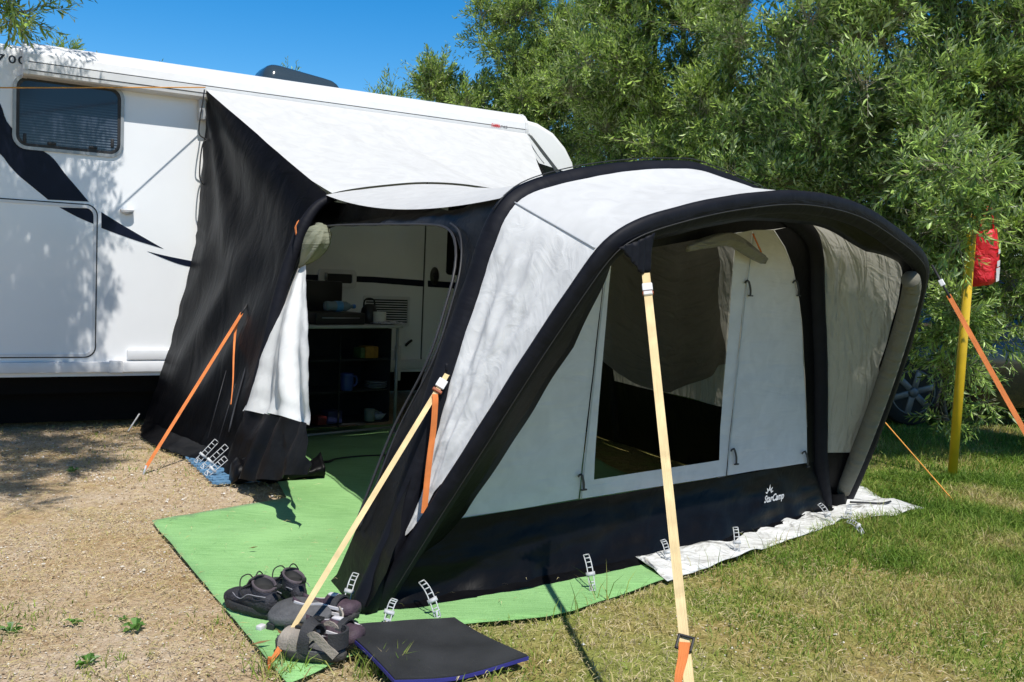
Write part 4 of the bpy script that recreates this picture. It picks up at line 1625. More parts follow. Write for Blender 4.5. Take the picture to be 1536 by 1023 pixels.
def boot(name, label, heel, toe, zg, side, group):
    h_, x, y, L_ = foot_frame(heel, toe)
    L_ = .262
    o = root(name, label, 'boot', h_ + x * L_ / 2, group)
    fr = lambda u, v, w: h_ + x * u + y * v * .95 + Z * (zg + w * .78)
    so = sole_outline(L_, .105, 48, side)
    m = MB()
    lv = [(0.0, .93), (.004, 1.0), (.018, 1.02), (.03, .99), (.036, .95)]
    m.rings([[fr(L_ / 2 + (u - L_ / 2) * s_, v * s_, z_ + .012 * max(0, (u / L_ - .8)) * 5 * 1 + .004 * math.sin(u * 260) * (z_ < .02)) for u, v in so] for z_, s_ in lv])
    m.build('sole', MSOLE, o)
    # upper: closed cross sections from toe to heel
    m = MB()
    st = [(.985, .010, .050, .0), (.955, .034, .062, 0), (.90, .044, .070, 0), (.80, .049, .075, 0), (.70, .048, .082, 0), (.62, .046, .092, 0), (.54, .043, .104, 0), (.46, .041, .112, 0),
          (.34, .038, .112, 0), (.22, .036, .112, 0), (.12, .034, .110, 0), (.06, .028, .104, 0), (.025, .012, .09, 0)]
    rg = []
    for f_, w_, hh, _ in st:
        c = []
        for q in np.linspace(0, PI, 15):
            c.append(fr(f_ * L_, w_ * (math.cos(q) * (1 + .16 * math.sin(q))) + .008 * side * math.sin(PI * f_), .030 + (hh - .03) * math.sin(q) ** .75 + .003 * fbm(f_ * 9, q * 2, side)))
        rg.append(c)
    m.rings(rg)
    m.build('upper', MBOOT, o)
    # toe guard and heel guard
    m = MB()
    rg = []
    for f_, w_, hh in ((.99, .018, .052), (.955, .037, .058), (.90, .047, .058), (.82, .052, .05)):
        rg.append([fr(f_ * L_ + .002, w_ * math.cos(q) * (1 + .16 * math.sin(q)) + .008 * side * math.sin(PI * f_), .028 + (hh - .028) * math.sin(q) ** .6) for q in np.linspace(0, PI, 13)])
    m.rings(rg)
    m.build('toe_guard', MSOLE, o)
    # ankle shaft with a padded rim and a dark opening
    m = MB()
    def shaft(z_, s_, tilt=0.0, lean=0.0):
        c = []
        for q in np.linspace(0, 2 * PI, 26, endpoint=False):
            u = .255 * L_ + (.175 * L_ * math.cos(q)) * s_ + lean
            v = .040 * math.sin(q) * s_
            zz = z_ + .017 * tilt * math.cos(q) - .006 * tilt * math.sin(q) * side
            c.append(fr(u, v, zz))
        return c
    m.rings([shaft(.085, 1.06), shaft(.105, 1.04, .3), shaft(.125, 1.0, .7, .002)], False, False)
    m.build('ankle', MBOOT2, o)
    m = MB()
    m.rings([shaft(.124, 1.0, .8, .002), shaft(.136, 1.06, 1, .002), shaft(.143, 1.0, 1, .003), shaft(.140, .86, 1, .003), shaft(.132, .82, 1, .003)], False, False)
    m.build('collar', MLIN, o)
    m = MB()
    m.rings([shaft(.133, .83, 1, .003), shaft(.11, .76, .6, .002), shaft(.118, .70), ], False, True)
    m.build('shaded_inside', MLACE, o)  # inside coloured black to give the opening its shade
    # tongue
    m = MB()
    m.grid(lambda i, j: fr(L_ * (.60 - .13 * i), (.020 + .002 * i) * (2 * j - 1), .094 + .046 * i ** 1.3 + .008 * (1 - (2 * j - 1) ** 2)), 8, 6)
    m.build('tongue', MLIN, o, solid=.006)
    # piping and eyelets
    m = MB()
    for q_ in (-1, 1):
        m.tube(smooth_path([fr(L_ * f_, q_ * w_ + .008 * side * math.sin(PI * f_), z_) for f_, w_, z_ in ((.72, .040, .072), (.60, .043, .062), (.48, .046, .066), (.36, .044, .092), (.20, .043, .098), (.05, .034, .10))], 20), .0018, 5)
    m.build('piping', MPIP, o)
    m = MB()
    for i in range(5):
        f_ = .68 - .065 * i
        z_ = .083 + .011 * i + (.02 if i > 3 else 0)
        w_ = .026 + .002 * i
        m.tube(smooth_path([fr(L_ * f_, -w_, z_ - .004), fr(L_ * (f_ - .02), 0, z_ + .012), fr(L_ * (f_ - .045), w_, z_ + .004)], 8), .0026, 5)
        m.tube(smooth_path([fr(L_ * f_, w_, z_ - .004), fr(L_ * (f_ - .02), 0, z_ + .013), fr(L_ * (f_ - .045), -w_, z_ + .004)], 8), .0026, 5)
    for q_ in (-1, 1):
        m.tube(smooth_path([fr(L_ * .48, 0, .135), fr(L_ * .50, q_ * .02, .165), fr(L_ * .54, q_ * .045, .15), fr(L_ * .50, q_ * .056, .11), fr(L_ * .44, q_ * .054, .085)], 18), .0024, 5)
    m.build('laces', MLACE, o)
    m = MB()
    m.ribbon(smooth_path([fr(.01, 0, .12), fr(-.012, 0, .135), fr(-.014, 0, .155), fr(.006, 0, .142)], 10), .016, y)
    m.build('pull_loop', MLACE, o)
    return o


hb = gp(413, 935), gp(352, 909)
boot('hiking_boot', 'black hiking boot with grey lining, toe to the left, nearer the carpet edge', hb[0], hb[1], .016, 1, 'pair of hiking boots')
dv = (hb[1] - hb[0])
h2_ = gp(452, 923)
boot('hiking_boot', 'black hiking boot standing behind its mate with its opening towards the awning', h2_, h2_ + dv * 1.0 + A_(.02, .06, 0), .016, -1, 'pair of hiking boots')

MPURP = plain('shoe_purple', (.060, .036, .050), .7, var=.3, scale=40, bump=.3, bscale=150)
MTRIM = plain('shoe_white_trim', (.62, .60, .62), .6)
MFOOT = plain('footbed_grey', (.10, .10, .105), .8, var=.2, scale=40, bump=.4, bscale=180)
MSTRP = plain('strap_beige', (.30, .26, .22), .75, var=.2, bump=.4, bscale=150)
MSTRB = plain('strap_black', (.03, .03, .034), .7, bump=.4, bscale=200)
MSOL2 = plain('sandal_sole', (.045, .043, .04), .8, var=.3, bump=.5, bscale=100)


def sandal(name, label, heel, toe, zg, side, kind, roll=0.0, L_=.235):
    h_, x, y, _ = foot_frame(heel, toe)
    o = root(name, label, 'sandal', h_ + x * L_ / 2, None)
    cr_, sr_ = math.cos(roll), math.sin(roll)
    fr = lambda u, v, w: h_ + x * u + y * (v * cr_ - w * sr_) + Z * (zg + v * sr_ + w * cr_)
    so = sole_outline(L_, .098, 48, side)
    spring = lambda u: .018 * max(0, u / L_ - .72) ** 1.5 * 6 + .004
    m = MB()
    m.rings([[fr(L_ / 2 + (u - L_ / 2) * s_, v * s_, z_ + spring(u) + .003 * math.sin(u * 300) * (z_ < .005)) for u, v in so] for z_, s_ in ((0, .95), (.004, 1), (.02, 1.01), (.026, .98))])
    m.build('sole', MSOL2, o)
    m = MB()
    m.rings([[fr(L_ / 2 + (u - L_ / 2) * s_, v * s_, z_ + spring(u)) for u, v in so] for z_, s_ in ((.025, .96), (.031, .95), (.028, .85))])
    m.build('footbed', MFOOT, o)

    def band(f0, f1, hgt, wd, mt, nm, z0=.022, tw=0.0):
        m = MB()
        P = []
        for q in np.linspace(0, PI, 15):
            f_ = f0 + (f1 - f0) * (q / PI)
            P.append(fr(L_ * f_, .047 * math.cos(q) * (1 + .1 * math.sin(q)) + .008 * side, z0 + spring(L_ * f_) + hgt * math.sin(q) ** .7))
        m.ribbon(P, wd, x + Z * tw, .003)
        return m.build(nm, mt, o)
    if kind == 'trek':
        band(.80, .72, .055, .034, MSTRP, 'strap')
        band(.66, .56, .066, .030, MSTRP, 'strap')
        band(.50, .44, .085, .036, MSTRB, 'strap', tw=.6)
        m = MB()
        P = [fr(L_ * (.12 + .11 * math.cos(q)), .046 * math.sin(q), .068 + .02 * abs(math.sin(q))) for q in np.linspace(-PI * 1.28, -PI * .72 + 0.0, 4)]
        P = [fr(L_ * (.16 - .15 * math.cos(q)), .045 * math.sin(q), .07) for q in np.linspace(-PI / 2, PI / 2, 17)]
        m.ribbon(P, .05, Z, .004)
        m.build('heel_strap', MSTRB, o)
        for q_ in (-1, 1):
            m = MB()
            m.ribbon(smooth_path([fr(L_ * .05, q_ * .043, .03), fr(L_ * .2, q_ * .049, .06), fr(L_ * .36, q_ * .05, .085), fr(L_ * .5, q_ * .045, .055), fr(L_ * .6, q_ * .05, .028)], 18), .026, Z, .003)
            m.build('side_strap', MSTRP, o)
        for f_, v_, z_ in ((.76, -.02 * side, .076), (.61, .018 * side, .088), (.47, -.022 * side, .104)):
            m = MB()
            m.box(fr(L_ * f_, v_, z_ + .006), (.034, .030, .010), [x, y, Z], .003)
            m.build('buckle', MBLKPL, o)
    else:
        # low closed shoe: purple upper, white piping lines, open at the heel
        m = MB()
        rg = []
        for f_, w_, hh in ((.99, .014, .045), (.96, .034, .056), (.90, .045, .064), (.80, .050, .068), (.70, .050, .074), (.60, .048, .082), (.52, .046, .086)):
            rg.append([fr(f_ * L_, w_ * math.cos(q) * (1 + .14 * math.sin(q)) + .008 * side, .022 + spring(L_ * f_) + (hh - .022) * math.sin(q) ** .7) for q in np.linspace(0, PI, 17)])
        m.rings(rg, True, False)
        m.build('upper', MPURP, o, solid=.004)
        for q_ in (-1, 1):
            m = MB()
            m.grid(lambda i, j: fr(L_ * (.54 - .50 * i), q_ * (.047 - .012 * i ** 3), .022 + (.05 - .014 * math.sin(PI * i)) * j), 10, 3)
            m.build('side_wall', MPURP, o, solid=.005)
            m = MB()
            for z_ in (.034, .052):
                m.ribbon(smooth_path([fr(L_ * .86, q_ * .046, z_ + .004), fr(L_ * .70, q_ * .055, z_ + .008), fr(L_ * .5, q_ * .053, z_ + .012), fr(L_ * .28, q_ * .052, z_ + .002), fr(L_ * .08, q_ * .042, z_ + .004)], 18), .009, Z, .003)
            m.build('trim', MTRIM, o)
        m = MB()
        m.ribbon(smooth_path([fr(L_ * .70, -.052, .035), fr(L_ * .71, -.04, .075), fr(L_ * .72, 0, .090), fr(L_ * .71, .04, .075), fr(L_ * .70, .052, .035)], 16), .022, x, .003)
        m.build('elastic', MSTRB, o)
        m = MB()
        m.box(fr(L_ * .60, 0, .090), (.034, .022, .009), [x, y, Z], .003)
        m.build('lace_lock', MTRIM, o)
    return o


sandal('closed_sandal', 'purple and white closed shoe pointing right, against the awning foot', gp(441, 936), gp(526, 950), .030, 1, 'shoe', -.12)
sandal('closed_sandal', 'purple and white shoe whose toe disappears beside the black mat, behind the beige straps', gp(446, 968), gp(514, 980), .020, -1, 'shoe')
sandal('trekking_sandal', 'trekking sandal with wide grey footbed showing, behind the beige one', gp(500, 925), gp(428, 935), .050, 1, 'plain', .15) if False else None
sandal('trekking_sandal', 'beige and black strapped trekking sandal lying nearest the yellow strap peg', gp(518, 1000), gp(440, 986), .016, 1, 'trek')
h_, x_, y_, _ = foot_frame(gp(494, 960), gp(448, 950))
o = root('trekking_sandal', 'trekking sandal turned over so that its broad grey sole faces up', 'sandal', h_)
so = sole_outline(.235, .105, 48, -1)
frx = lambda u, v, w: h_ + x_ * u + y_ * (v * .93) + Z * (.055 + w - v * .42 - .10 * (u - .13))
m = MB(); m.rings([[frx(.13 + (u - .13) * s_, v * s_, z_) for u, v in so] for z_, s_ in ((0, .96), (.005, 1), (.018, 1), (.024, .96))])
m.build('sole', MFOOT, o)
m = MB()
for f_ in (.06, .13, .2):
    m.ribbon(smooth_path([frx(f_, -.048, .004), frx(f_ + .01, -.04, -.04), frx(f_ + .015, 0, -.06), frx(f_ + .01, .04, -.045), frx(f_, .048, .004)], 14), .028, x_, .003)
m.build('strap', MSTRB, o)
m = MB(); m.ribbon(smooth_path([frx(.0, -.045, .004), frx(-.03, -.03, -.02), frx(-.035, .02, -.02), frx(0, .045, .004)], 14), .03, Z, .003); m.build('heel_strap', MSTRP, o)
# white clip tags
m = MB(); m.box(frx(.235, .055, -.006), (.022, .03, .02), [x_, y_, Z], .004); m.build('buckle', MTRIM, o)

# ------------------------------------------------------------------ camp kitchen inside the awning
FL, FRt = gp(476, 664), gp(594, 652)
ku = (FRt - FL) * A_(1, 1, 0)
KL = np.linalg.norm(ku)
ku /= KL
kv = np.array([-ku[1], ku[0], 0])
KH = .82
KX0 = -.25
kit = root('camp_cupboard', 'dark camping cupboard with open shelves and light worktop inside the awning', 'cupboard', FL + ku * .35)
kf = lambda u, v, w: FL + ku * u + kv * v + Z * w
MTOP = plain('worktop_grey', (.42, .42, .42), .4)
MCLO = plain('cupboard_cloth', (.018, .019, .02), .9, bump=.4)
KD = .46
m = MB(); m.box(kf((KX0 + KL + .02) / 2, KD / 2, KH), (KL + .02 - KX0, KD + .04, .022), [ku, kv, Z], .005); m.build('worktop', MTOP, kit)
for u in (KX0 + .02, KL - .01):
    for v in (.01, KD - .01):
        m = MB()
        m.tube([kf(u, v, .02), kf(u, v, KH - .012)], .012, 8)
        m.box(kf(u, v, .012), (.07, .05, .024), [ku, kv, Z], .004)
        m.build('leg', MALU, kit)
m = MB(); m.tube([kf(KX0 + .02, .0, .06), kf(KL - .01, .0, .06)], .010, 8); m.build('rail', MALU, kit)
for z_ in (.10, .34, .57):
    m = MB(); m.box(kf((KX0 + KL) / 2, KD / 2 + .03, z_), (KL - KX0 - .05, KD - .08, .012), [ku, kv, Z]); m.build('shelf', MCLO, kit, smooth=False)
m = MB(); m.box(kf((KX0 + KL) / 2, KD - .03, .45), (KL - KX0 - .03, .008, .70), [ku, kv, Z]); m.build('back_panel', MCLO, kit, smooth=False)
for u in (KX0 + .03, KL - .03):
    m = MB(); m.box(kf(u, KD / 2 + .03, .45), (.006, KD - .06, .70), [ku, kv, Z]); m.build('side_panel', MCLO, kit, smooth=False)
m = MB(); m.box(kf(.20, .045, .42), (.008, .008, .66), [ku, kv, Z]); m.build('divider', MCLO, kit, smooth=False)

def kpx(px, py, v):
    P = FL + kv * v
    X = on(px, py, P, kv)
    return float(np.dot(X - FL, ku)), float(X[2])
# camping stove with raised lid
u0, u1 = kpx(466, 480, .12)[0], kpx(540, 480, .12)[0]
st = root('camping_stove', 'black two burner camping stove with raised lid on the worktop', 'stove', kf((u0 + u1) / 2, .2, KH + .011))
MSTO = plain('stove_black', (.014, .014, .015), .45)
m = MB(); m.box(kf((u0 + u1) / 2, .22, KH + .055), (u1 - u0, .34, .085), [ku, kv, Z], .01); m.build('base', MSTO, st)
m = MB(); m.box(kf((u0 + u1) / 2, .37, KH + .20), (u1 - u0, .03, .24), [ku, kv, Z], .012); m.build('lid', MSTO, st)
m = MB(); m.tube([kf(u0 + .05, .055, KH + .06), kf(u1 - .05, .055, KH + .06)], .006, 6); m.build('front_bar', MALU, st)
# water bottle lying on the stove
bu0, bu1 = kpx(487, 462, .15)[0], kpx(543, 464, .15)[0]
MBOT, nt, out = mat('bottle_plastic')
p = nd(nt, 'ShaderNodeBsdfPrincipled', {'Base Color': (.30, .42, .52, 1), 'Roughness': .15, 'Transmission Weight': .35})
nt.links.new(p.outputs[0], out.inputs[0])
bt = root('water_bottle', 'clear plastic water bottle with blue label lying on the stove', 'bottle', kf(bu0, .15, KH + .1))
m = MB()
m.lathe(kf(bu0, .15, KH + .14), [(.02, 0), (.034, .004), (.038, .02), (.035, .05), (.038, .08), (.036, .11), (.038, .14), (.036, .18), (.022, .21), (.013, .225), (.013, .24)], 18, [kv, Z, ku])
m.build('body', MBOT, bt)
m = MB(); m.lathe(kf(bu0, .15, KH + .14), [(.0390, .085), (.0392, .09), (.0392, .135), (.0390, .14)], 18, [kv, Z, ku]); m.build('label', plain('bottle_label', (.08, .30, .65), .4), bt)
m = MB(); m.lathe(kf(bu0, .15, KH + .14), [(.015, .24), (.016, .245), (.016, .26), (.014, .262)], 14, [kv, Z, ku]); m.build('cap', plain('bottle_cap', (.05, .2, .6), .4), bt)
# kettle
ku_, kz_ = kpx(553, 486, .2)
kt = root('kettle', 'dark round kettle standing right of the stove', 'kettle', kf(ku_, .2, KH + .011))
m = MB(); m.lathe(kf(ku_, .2, KH + .011), [(.055, 0), (.065, .01), (.066, .06), (.058, .11), (.04, .14), (.015, .15)], 20); m.build('body', MSTO, kt)
m = MB(); m.tube(smooth_path([kf(ku_ - .05, .2, KH + .11), kf(ku_ - .04, .2, KH + .19), kf(ku_ + .04, .2, KH + .19), kf(ku_ + .05, .2, KH + .11)], 14), .007, 6); m.build('handle', MSTO, kt)
# white paper roll
ru, rz_ = kpx(569, 485, .12)
m = MB(); m.lathe(kf(ru, .12, KH + .012), [(.02, 0), (.048, 0), (.05, .004), (.05, .088), (.048, .092), (.02, .092), (.018, .05)], 22)
tag(m.build('paper_roll', plain('paper_white', (.72, .69, .62), .9), None, off=kf(ru, .12, KH + .011)), 'white paper roll standing on the worktop in front of the vent', 'paper roll')
# folded cloth
cu_, cz_ = kpx(580, 488, .06)
m = MB(); m.grid(lambda i, j: kf(cu_ - .10 + .24 * i, .0 + .13 * j, KH + .018 + .016 * abs(fbm(i * 5, j * 4, 2)) + .012 * math.sin(PI * i) * math.sin(PI * j)), 24, 16)
mcl, nt, out = mat('cloth_print')
tc = nd(nt, 'ShaderNodeTexCoord')
vo = nd(nt, 'ShaderNodeTexVoronoi', {'Vector': tc.outputs['UV'], 'Scale': 22.0})
rp = ramp(nt, vo.outputs[0], [(.3, (.62, .62, .66)), (.42, (.06, .08, .18)), (.6, (.5, .5, .55))])
p = nd(nt, 'ShaderNodeBsdfPrincipled', {'Base Color': rp.outputs[0], 'Roughness': .9})
nt.links.new(p.outputs[0], out.inputs[0])
tag(m.build('tea_towel', mcl, None, off=kf(cu_, .06, KH + .011), solid=.003), 'crumpled blue and white cloth at the right end of the worktop', 'cloth')
# things on the shelves
def shelf_box(name, label, cat, px0, px1, pyb, hgt, v, col, zs, group=None, dep=.10):
    u0, _ = kpx(px0, pyb, v)
    u1, _ = kpx(px1, pyb, v)
    m = MB(); m.box(kf((u0 + u1) / 2, v + dep / 2, zs + .007 + hgt / 2), (u1 - u0, dep, hgt), [ku, kv, Z], .004)
    m.box(kf((u0 + u1) / 2, v + dep / 2, zs + .008 + hgt), ((u1 - u0) * .8, dep * .8, .004), [ku, kv, Z])
    return tag(m.build(name, plain(name + '_card', col, .6, var=.3, scale=25), None, smooth=True, auto=40, off=kf(u0, v, zs)), label, cat, group)
shelf_box('food_box', 'yellow and orange carton on the upper shelf', 'carton', 548, 567, 550, .085, .05, (.26, .13, .015), .576)
shelf_box('food_box', 'small green carton left of the orange one', 'carton', 541, 547.5, 550, .075, .06, (.05, .09, .03), .576)
shelf_box('storage_box', 'dark blue plastic box on the lowest shelf', 'box', 492, 513, 640, .09, .06, (.012, .018, .07), .106)
shelf_box('storage_box', 'red box at the left of the lowest shelf', 'box', 477, 490, 640, .06, .05, (.11, .008, .01), .106)
# blue jug
ju, _ = kpx(520, 575, .10)
jg = root('jug', 'blue plastic jug on the middle shelf', 'jug', kf(ju, .10, .346))
MJUG = plain('jug_blue', (.03, .06, .22), .4)
m = MB(); m.lathe(kf(ju, .10, .346), [(.04, 0), (.045, .005), (.05, .06), (.046, .11), (.05, .125), (.044, .125), (.04, .06), (.03, .02)], 20); m.build('body', MJUG, jg)
m = MB(); m.tube(smooth_path([kf(ju + .045, .1, .45), kf(ju + .085, .1, .44), kf(ju + .085, .1, .39), kf(ju + .05, .1, .375)], 12), .008, 6); m.build('handle', MJUG, jg)
# plates
pu, _ = kpx(564, 592, .12)
MPL = plain('plate_white', (.30, .32, .36), .4)
for i in range(4):
    m = MB(); m.lathe(kf(pu, .13, .347 + .013 * i), [(.03, 0), (.05, .001), (.085, .012), (.086, .014), (.05, .005), (.001, .004)], 24)
    tag(m.build('plate', MPL, None, off=kf(pu, .13, .347 + .013 * i)), ['bottom plate of the white stack on the middle shelf', 'second plate from the bottom of the white stack', 'second plate from the top of the white stack', 'top plate of the white stack on the middle shelf'][i], 'plate', 'stack of white plates')
# mug with spoon-like handle and small pot on the low shelf
mu_, _ = kpx(554, 625, .09)
mg_ = root('mug', 'pale green mug on the lowest shelf below the plates', 'mug', kf(mu_, .09, .106))
MMUG = plain('mug_green', (.17, .21, .17), .4)
m = MB(); m.lathe(kf(mu_, .09, .107), [(.035, 0), (.04, .01), (.042, .09), (.038, .09), (.034, .02)], 18); m.build('body', MMUG, mg_)
m = MB(); m.tube(smooth_path([kf(mu_ + .035, .09, .185), kf(mu_ + .075, .09, .175), kf(mu_ + .075, .09, .14), kf(mu_ + .038, .09, .125)], 12), .006, 6); m.build('handle', MMUG, mg_)
bw, _ = kpx(568, 627, .10)
m = MB(); m.lathe(kf(bw, .12, .107), [(.03, 0), (.045, .01), (.07, .05), (.067, .05), (.04, .014), (.001, .008)], 20)
tag(m.build('bowl', MPL, None, off=kf(bw, .12, .107)), 'pale bowl beside the green mug on the lowest shelf', 'bowl')
# power cable across the carpet
m = MB()
m.tube(smooth_path([gp(x, y, .018) for x, y in ((474, 689), (490, 692), (505, 688), (540, 684), (590, 682), (640, 680))], 40), .005, 6)
m.tube(smooth_path([gp(x, y, .018) for x, y in ((478, 695), (492, 693), (500, 690))], 12), .005, 6)
tag(m.build('power_cable', MZIP, None, off=gp(474, 689)), 'black cable running across the green carpet from the curtain', 'cable')

# ------------------------------------------------------------------ yellow pole and red bag
PB = gp(1428, 718)
PTOP = on(1459, 330, PB, A_(0, 1, 0))
pole = root('pole', 'thick yellow painted pole standing in the grass by the olive trees', 'pole', PB)
MPOLE = plain('pole_yellow', (.72, .46, .02), .35, var=.12, scale=8)
m = MB(); m.tube([PB - Z * .05, PB + (PTOP - PB) * .5, PB + (PTOP - PB) * 1.03], .030, 18); m.build('shaft', MPOLE, pole)
pt = PB + (PTOP - PB) * 1.03
m = MB(); m.lathe(pt, [(.031, -.005), (.033, 0), (.033, .02), (.02, .03)], 16); m.build('cap', MPOLE, pole)

by0 = 6.5
bc = at(1474, 428, by0)
bt_ = at(1480, 345, by0)
bag = root('hanging_bag', 'bright red cloth bag with white markings hanging in the branches beside the yellow pole', 'bag', bc)
mr_, nt, out = mat('bag_red')
tc = nd(nt, 'ShaderNodeTexCoord')
n1 = nd(nt, 'ShaderNodeTexNoise', {'Vector': tc.outputs['Object'], 'Scale': 14.0, 'Detail': 3.0, 'Distortion': 1.0})
bp = nd(nt, 'ShaderNodeBump', {'Strength': .9, 'Distance': .03, 'Height': n1.outputs[0]})
p = nd(nt, 'ShaderNodeBsdfPrincipled', {'Base Color': (.62, .012, .02, 1), 'Roughness': .45, 'Normal': bp.outputs[0]})
nt.links.new(p.outputs[0], out.inputs[0])
m = MB()
rg = []
axb = bt_ - bc
hb_ = np.linalg.norm(axb)
for i in range(14):
    s_ = i / 13
    rx = .095 * (1 - .15 * s_) * (min(1, (s_ + .04) * 9) ** .4) * (1 - .45 * max(0, s_ - .8) * 5 * .5)
    rg.append([bc + axb * s_ + (EX * math.cos(q) * rx + A_(0, 1, 0) * math.sin(q) * rx * .75) * (1 + .06 * math.sin(q * 3 + s_ * 7)) + Z * .012 * math.cos(q) for q in np.linspace(0, 2 * PI, 28, endpoint=False)])
m.rings(rg)
m.build('body', mr_, bag)
m = MB()
for s_, k_ in ((.62, .02), (.40, .025), (.26, .03), (.20, .022), (.14, .028)):
    c_ = bc + axb * s_ + EX * .066 - A_(0, .055, 0)
    m = MB()
    m.add([c_ + EX * k_ * .5 + Z * k_, c_ - EX * k_ * .5 + Z * k_ * .6 - A_(0, .012, 0), c_ - EX * k_ * .4 - Z * k_ - A_(0, .012, 0), c_ + EX * k_ * .5 - Z * k_ * .6], [(0, 1, 2, 3)])
    m.build('marking', MTRIM, bag, smooth=False)
m = MB()
m.tube(smooth_path([bt_ - EX * .05, bt_ + Z * .10 - EX * .02, bt_ + Z * .17, bt_ + Z * .10 + EX * .03, bt_ + EX * .05], 16), .008, 6)
m.build('strap', mr_, bag)
# ------------------------------------------------------------------ light
EL, AZ = math.radians(62), math.radians(115)      # height of the sun, heading of its rays
TRAV = A_(math.cos(AZ) * math.cos(EL), math.sin(AZ) * math.cos(EL), -math.sin(EL))
TOSUN = -TRAV
ld = bpy.data.lights.new('sun', 'SUN')
ld.energy = 5.0
ld.angle = math.radians(.53)
ld.color = (1.0, .965, .90)
lo = bpy.data.objects.new('sun', ld)
COL.objects.link(lo)
lo.rotation_euler = Vector(TRAV).to_track_quat('-Z', 'Y').to_euler()
lo.location = (0, 0, 20)
wd = bpy.data.worlds.new('World')
S.world = wd
wd.use_nodes = True
nt = wd.node_tree
for x in list(nt.nodes):
    nt.nodes.remove(x)
sk = nd(nt, 'ShaderNodeTexSky', sky_type='NISHITA', sun_disc=False)
sk.sun_elevation = EL
sk.sun_rotation = math.atan2(TOSUN[0], TOSUN[1])
sk.altitude = 300
sk.air_density = 1.0
sk.dust_density = .25
sk.ozone_density = 2.5
hs = nd(nt, 'ShaderNodeHueSaturation', {'Saturation': 1.5, 'Value': 1.0, 'Color': sk.outputs[0]})
tcw = nd(nt, 'ShaderNodeTexCoord')
sxw = nd(nt, 'ShaderNodeSeparateXYZ', {0: tcw.outputs['Generated']})
mrw = nd(nt, 'ShaderNodeMapRange', {0: sxw.outputs[2], 1: .30, 2: .75, 3: .155, 4: .05})
bg = nd(nt, 'ShaderNodeBackground', {'Color': hs.outputs[0], 'Strength': mrw.outputs[0]})
wo = nd(nt, 'ShaderNodeOutputWorld', {0: bg.outputs[0]})
S.view_settings.view_transform = 'Standard'
S.view_settings.look = 'None'
S.view_settings.exposure = 0
S.view_settings.gamma = 1
try:
    S.cycles.max_bounces = 8
    S.cycles.transparent_max_bounces = 12
except Exception:
    pass

# ------------------------------------------------------------------ ground
mg_, nt, out = mat('ground_soil')
tc = nd(nt, 'ShaderNodeTexCoord')
sx_ = nd(nt, 'ShaderNodeSeparateXYZ', {0: tc.outputs['Object']})
nA = nd(nt, 'ShaderNodeTexNoise', {'Vector': tc.outputs['Object'], 'Scale': 1.3, 'Detail': 6.0, 'Roughness': .65})
nB = nd(nt, 'ShaderNodeTexNoise', {'Vector': tc.outputs['Object'], 'Scale': 22.0, 'Detail': 6.0, 'Roughness': .7})
nC = nd(nt, 'ShaderNodeTexNoise', {'Vector': tc.outputs['Object'], 'Scale': 130.0, 'Detail': 4.0, 'Roughness': .7})
vC = nd(nt, 'ShaderNodeTexVoronoi', {'Vector': tc.outputs['Object'], 'Scale': 75.0, 'Randomness': 1.0})
mB = nd(nt, 'ShaderNodeMath', {0: nB.outputs[0], 1: .55}, operation='MULTIPLY')
mC = nd(nt, 'ShaderNodeMath', {0: nC.outputs[0], 1: .45, 2: 0}, operation='MULTIPLY')
sBC = nd(nt, 'ShaderNodeMath', {0: mB.outputs[0], 1: mC.outputs[0]}, operation='ADD')
grv = ramp(nt, sBC.outputs[0], [(.32, (.22, .15, .09)), (.45, (.48, .375, .27)), (.56, (.62, .52, .40)), (.70, (.80, .73, .62))])
peb = ramp(nt, vC.outputs['Color'], [(.55, (.40, .295, .19)), (.9, (.68, .60, .50))])
gm = nd(nt, 'ShaderNodeMix', {0: .35, 6: grv.outputs[0], 7: peb.outputs[0]}, data_type='RGBA')
wrm = ramp(nt, nA.outputs[0], [(.36, (.86, .74, .54)), (.62, (1.08, 1.06, 1.03))])
gm2 = nd(nt, 'ShaderNodeMix', {0: 1.0, 6: gm.outputs[2], 7: wrm.outputs[0]}, data_type='RGBA', blend_type='MULTIPLY')
grs = ramp(nt, sBC.outputs[0], [(.35, (.14, .12, .04)), (.5, (.34, .28, .12)), (.68, (.52, .43, .23))])
gA = ramp(nt, nA.outputs[0], [(.42, (.75, 1.0, .55)), (.6, (1.1, 1.0, .9))])
gr2 = nd(nt, 'ShaderNodeMix', {0: 1.0, 6: grs.outputs[0], 7: gA.outputs[0]}, data_type='RGBA', blend_type='MULTIPLY')
ad = nd(nt, 'ShaderNodeMath', {0: nA.outputs[0], 1: sx_.outputs[0]}, operation='ADD')
mk = nd(nt, 'ShaderNodeMapRange', {0: ad.outputs[0], 1: -.25, 2: .65})
fin = nd(nt, 'ShaderNodeMix', {0: mk.outputs[0], 6: gm2.outputs[2], 7: gr2.outputs[2]}, data_type='RGBA')
bp = nd(nt, 'ShaderNodeBump', {'Strength': 1.0, 'Distance': .016, 'Height': sBC.outputs[0]})
bp2 = nd(nt, 'ShaderNodeBump', {'Strength': .6, 'Distance': .006, 'Height': vC.outputs[0], 'Normal': bp.outputs[0]})
p = nd(nt, 'ShaderNodeBsdfPrincipled', {'Base Color': fin.outputs[2], 'Roughness': .95, 'Specular IOR Level': .15, 'Normal': bp2.outputs[0]})
nt.links.new(p.outputs[0], out.inputs[0])
gx = np.concatenate([[-150, -60, -25, -12], np.linspace(-6, 6, 61), [12, 25, 60, 150]])
gy = np.concatenate([[-60, -20, -5], np.linspace(0, 10, 51), [14, 20, 40, 90, 220]])
V = [(x, y, .012 * fbm(x * 1.5, y * 1.5) * (abs(x) < 6 and 0 < y < 10) - .010) for x in gx for y in gy]
F = []
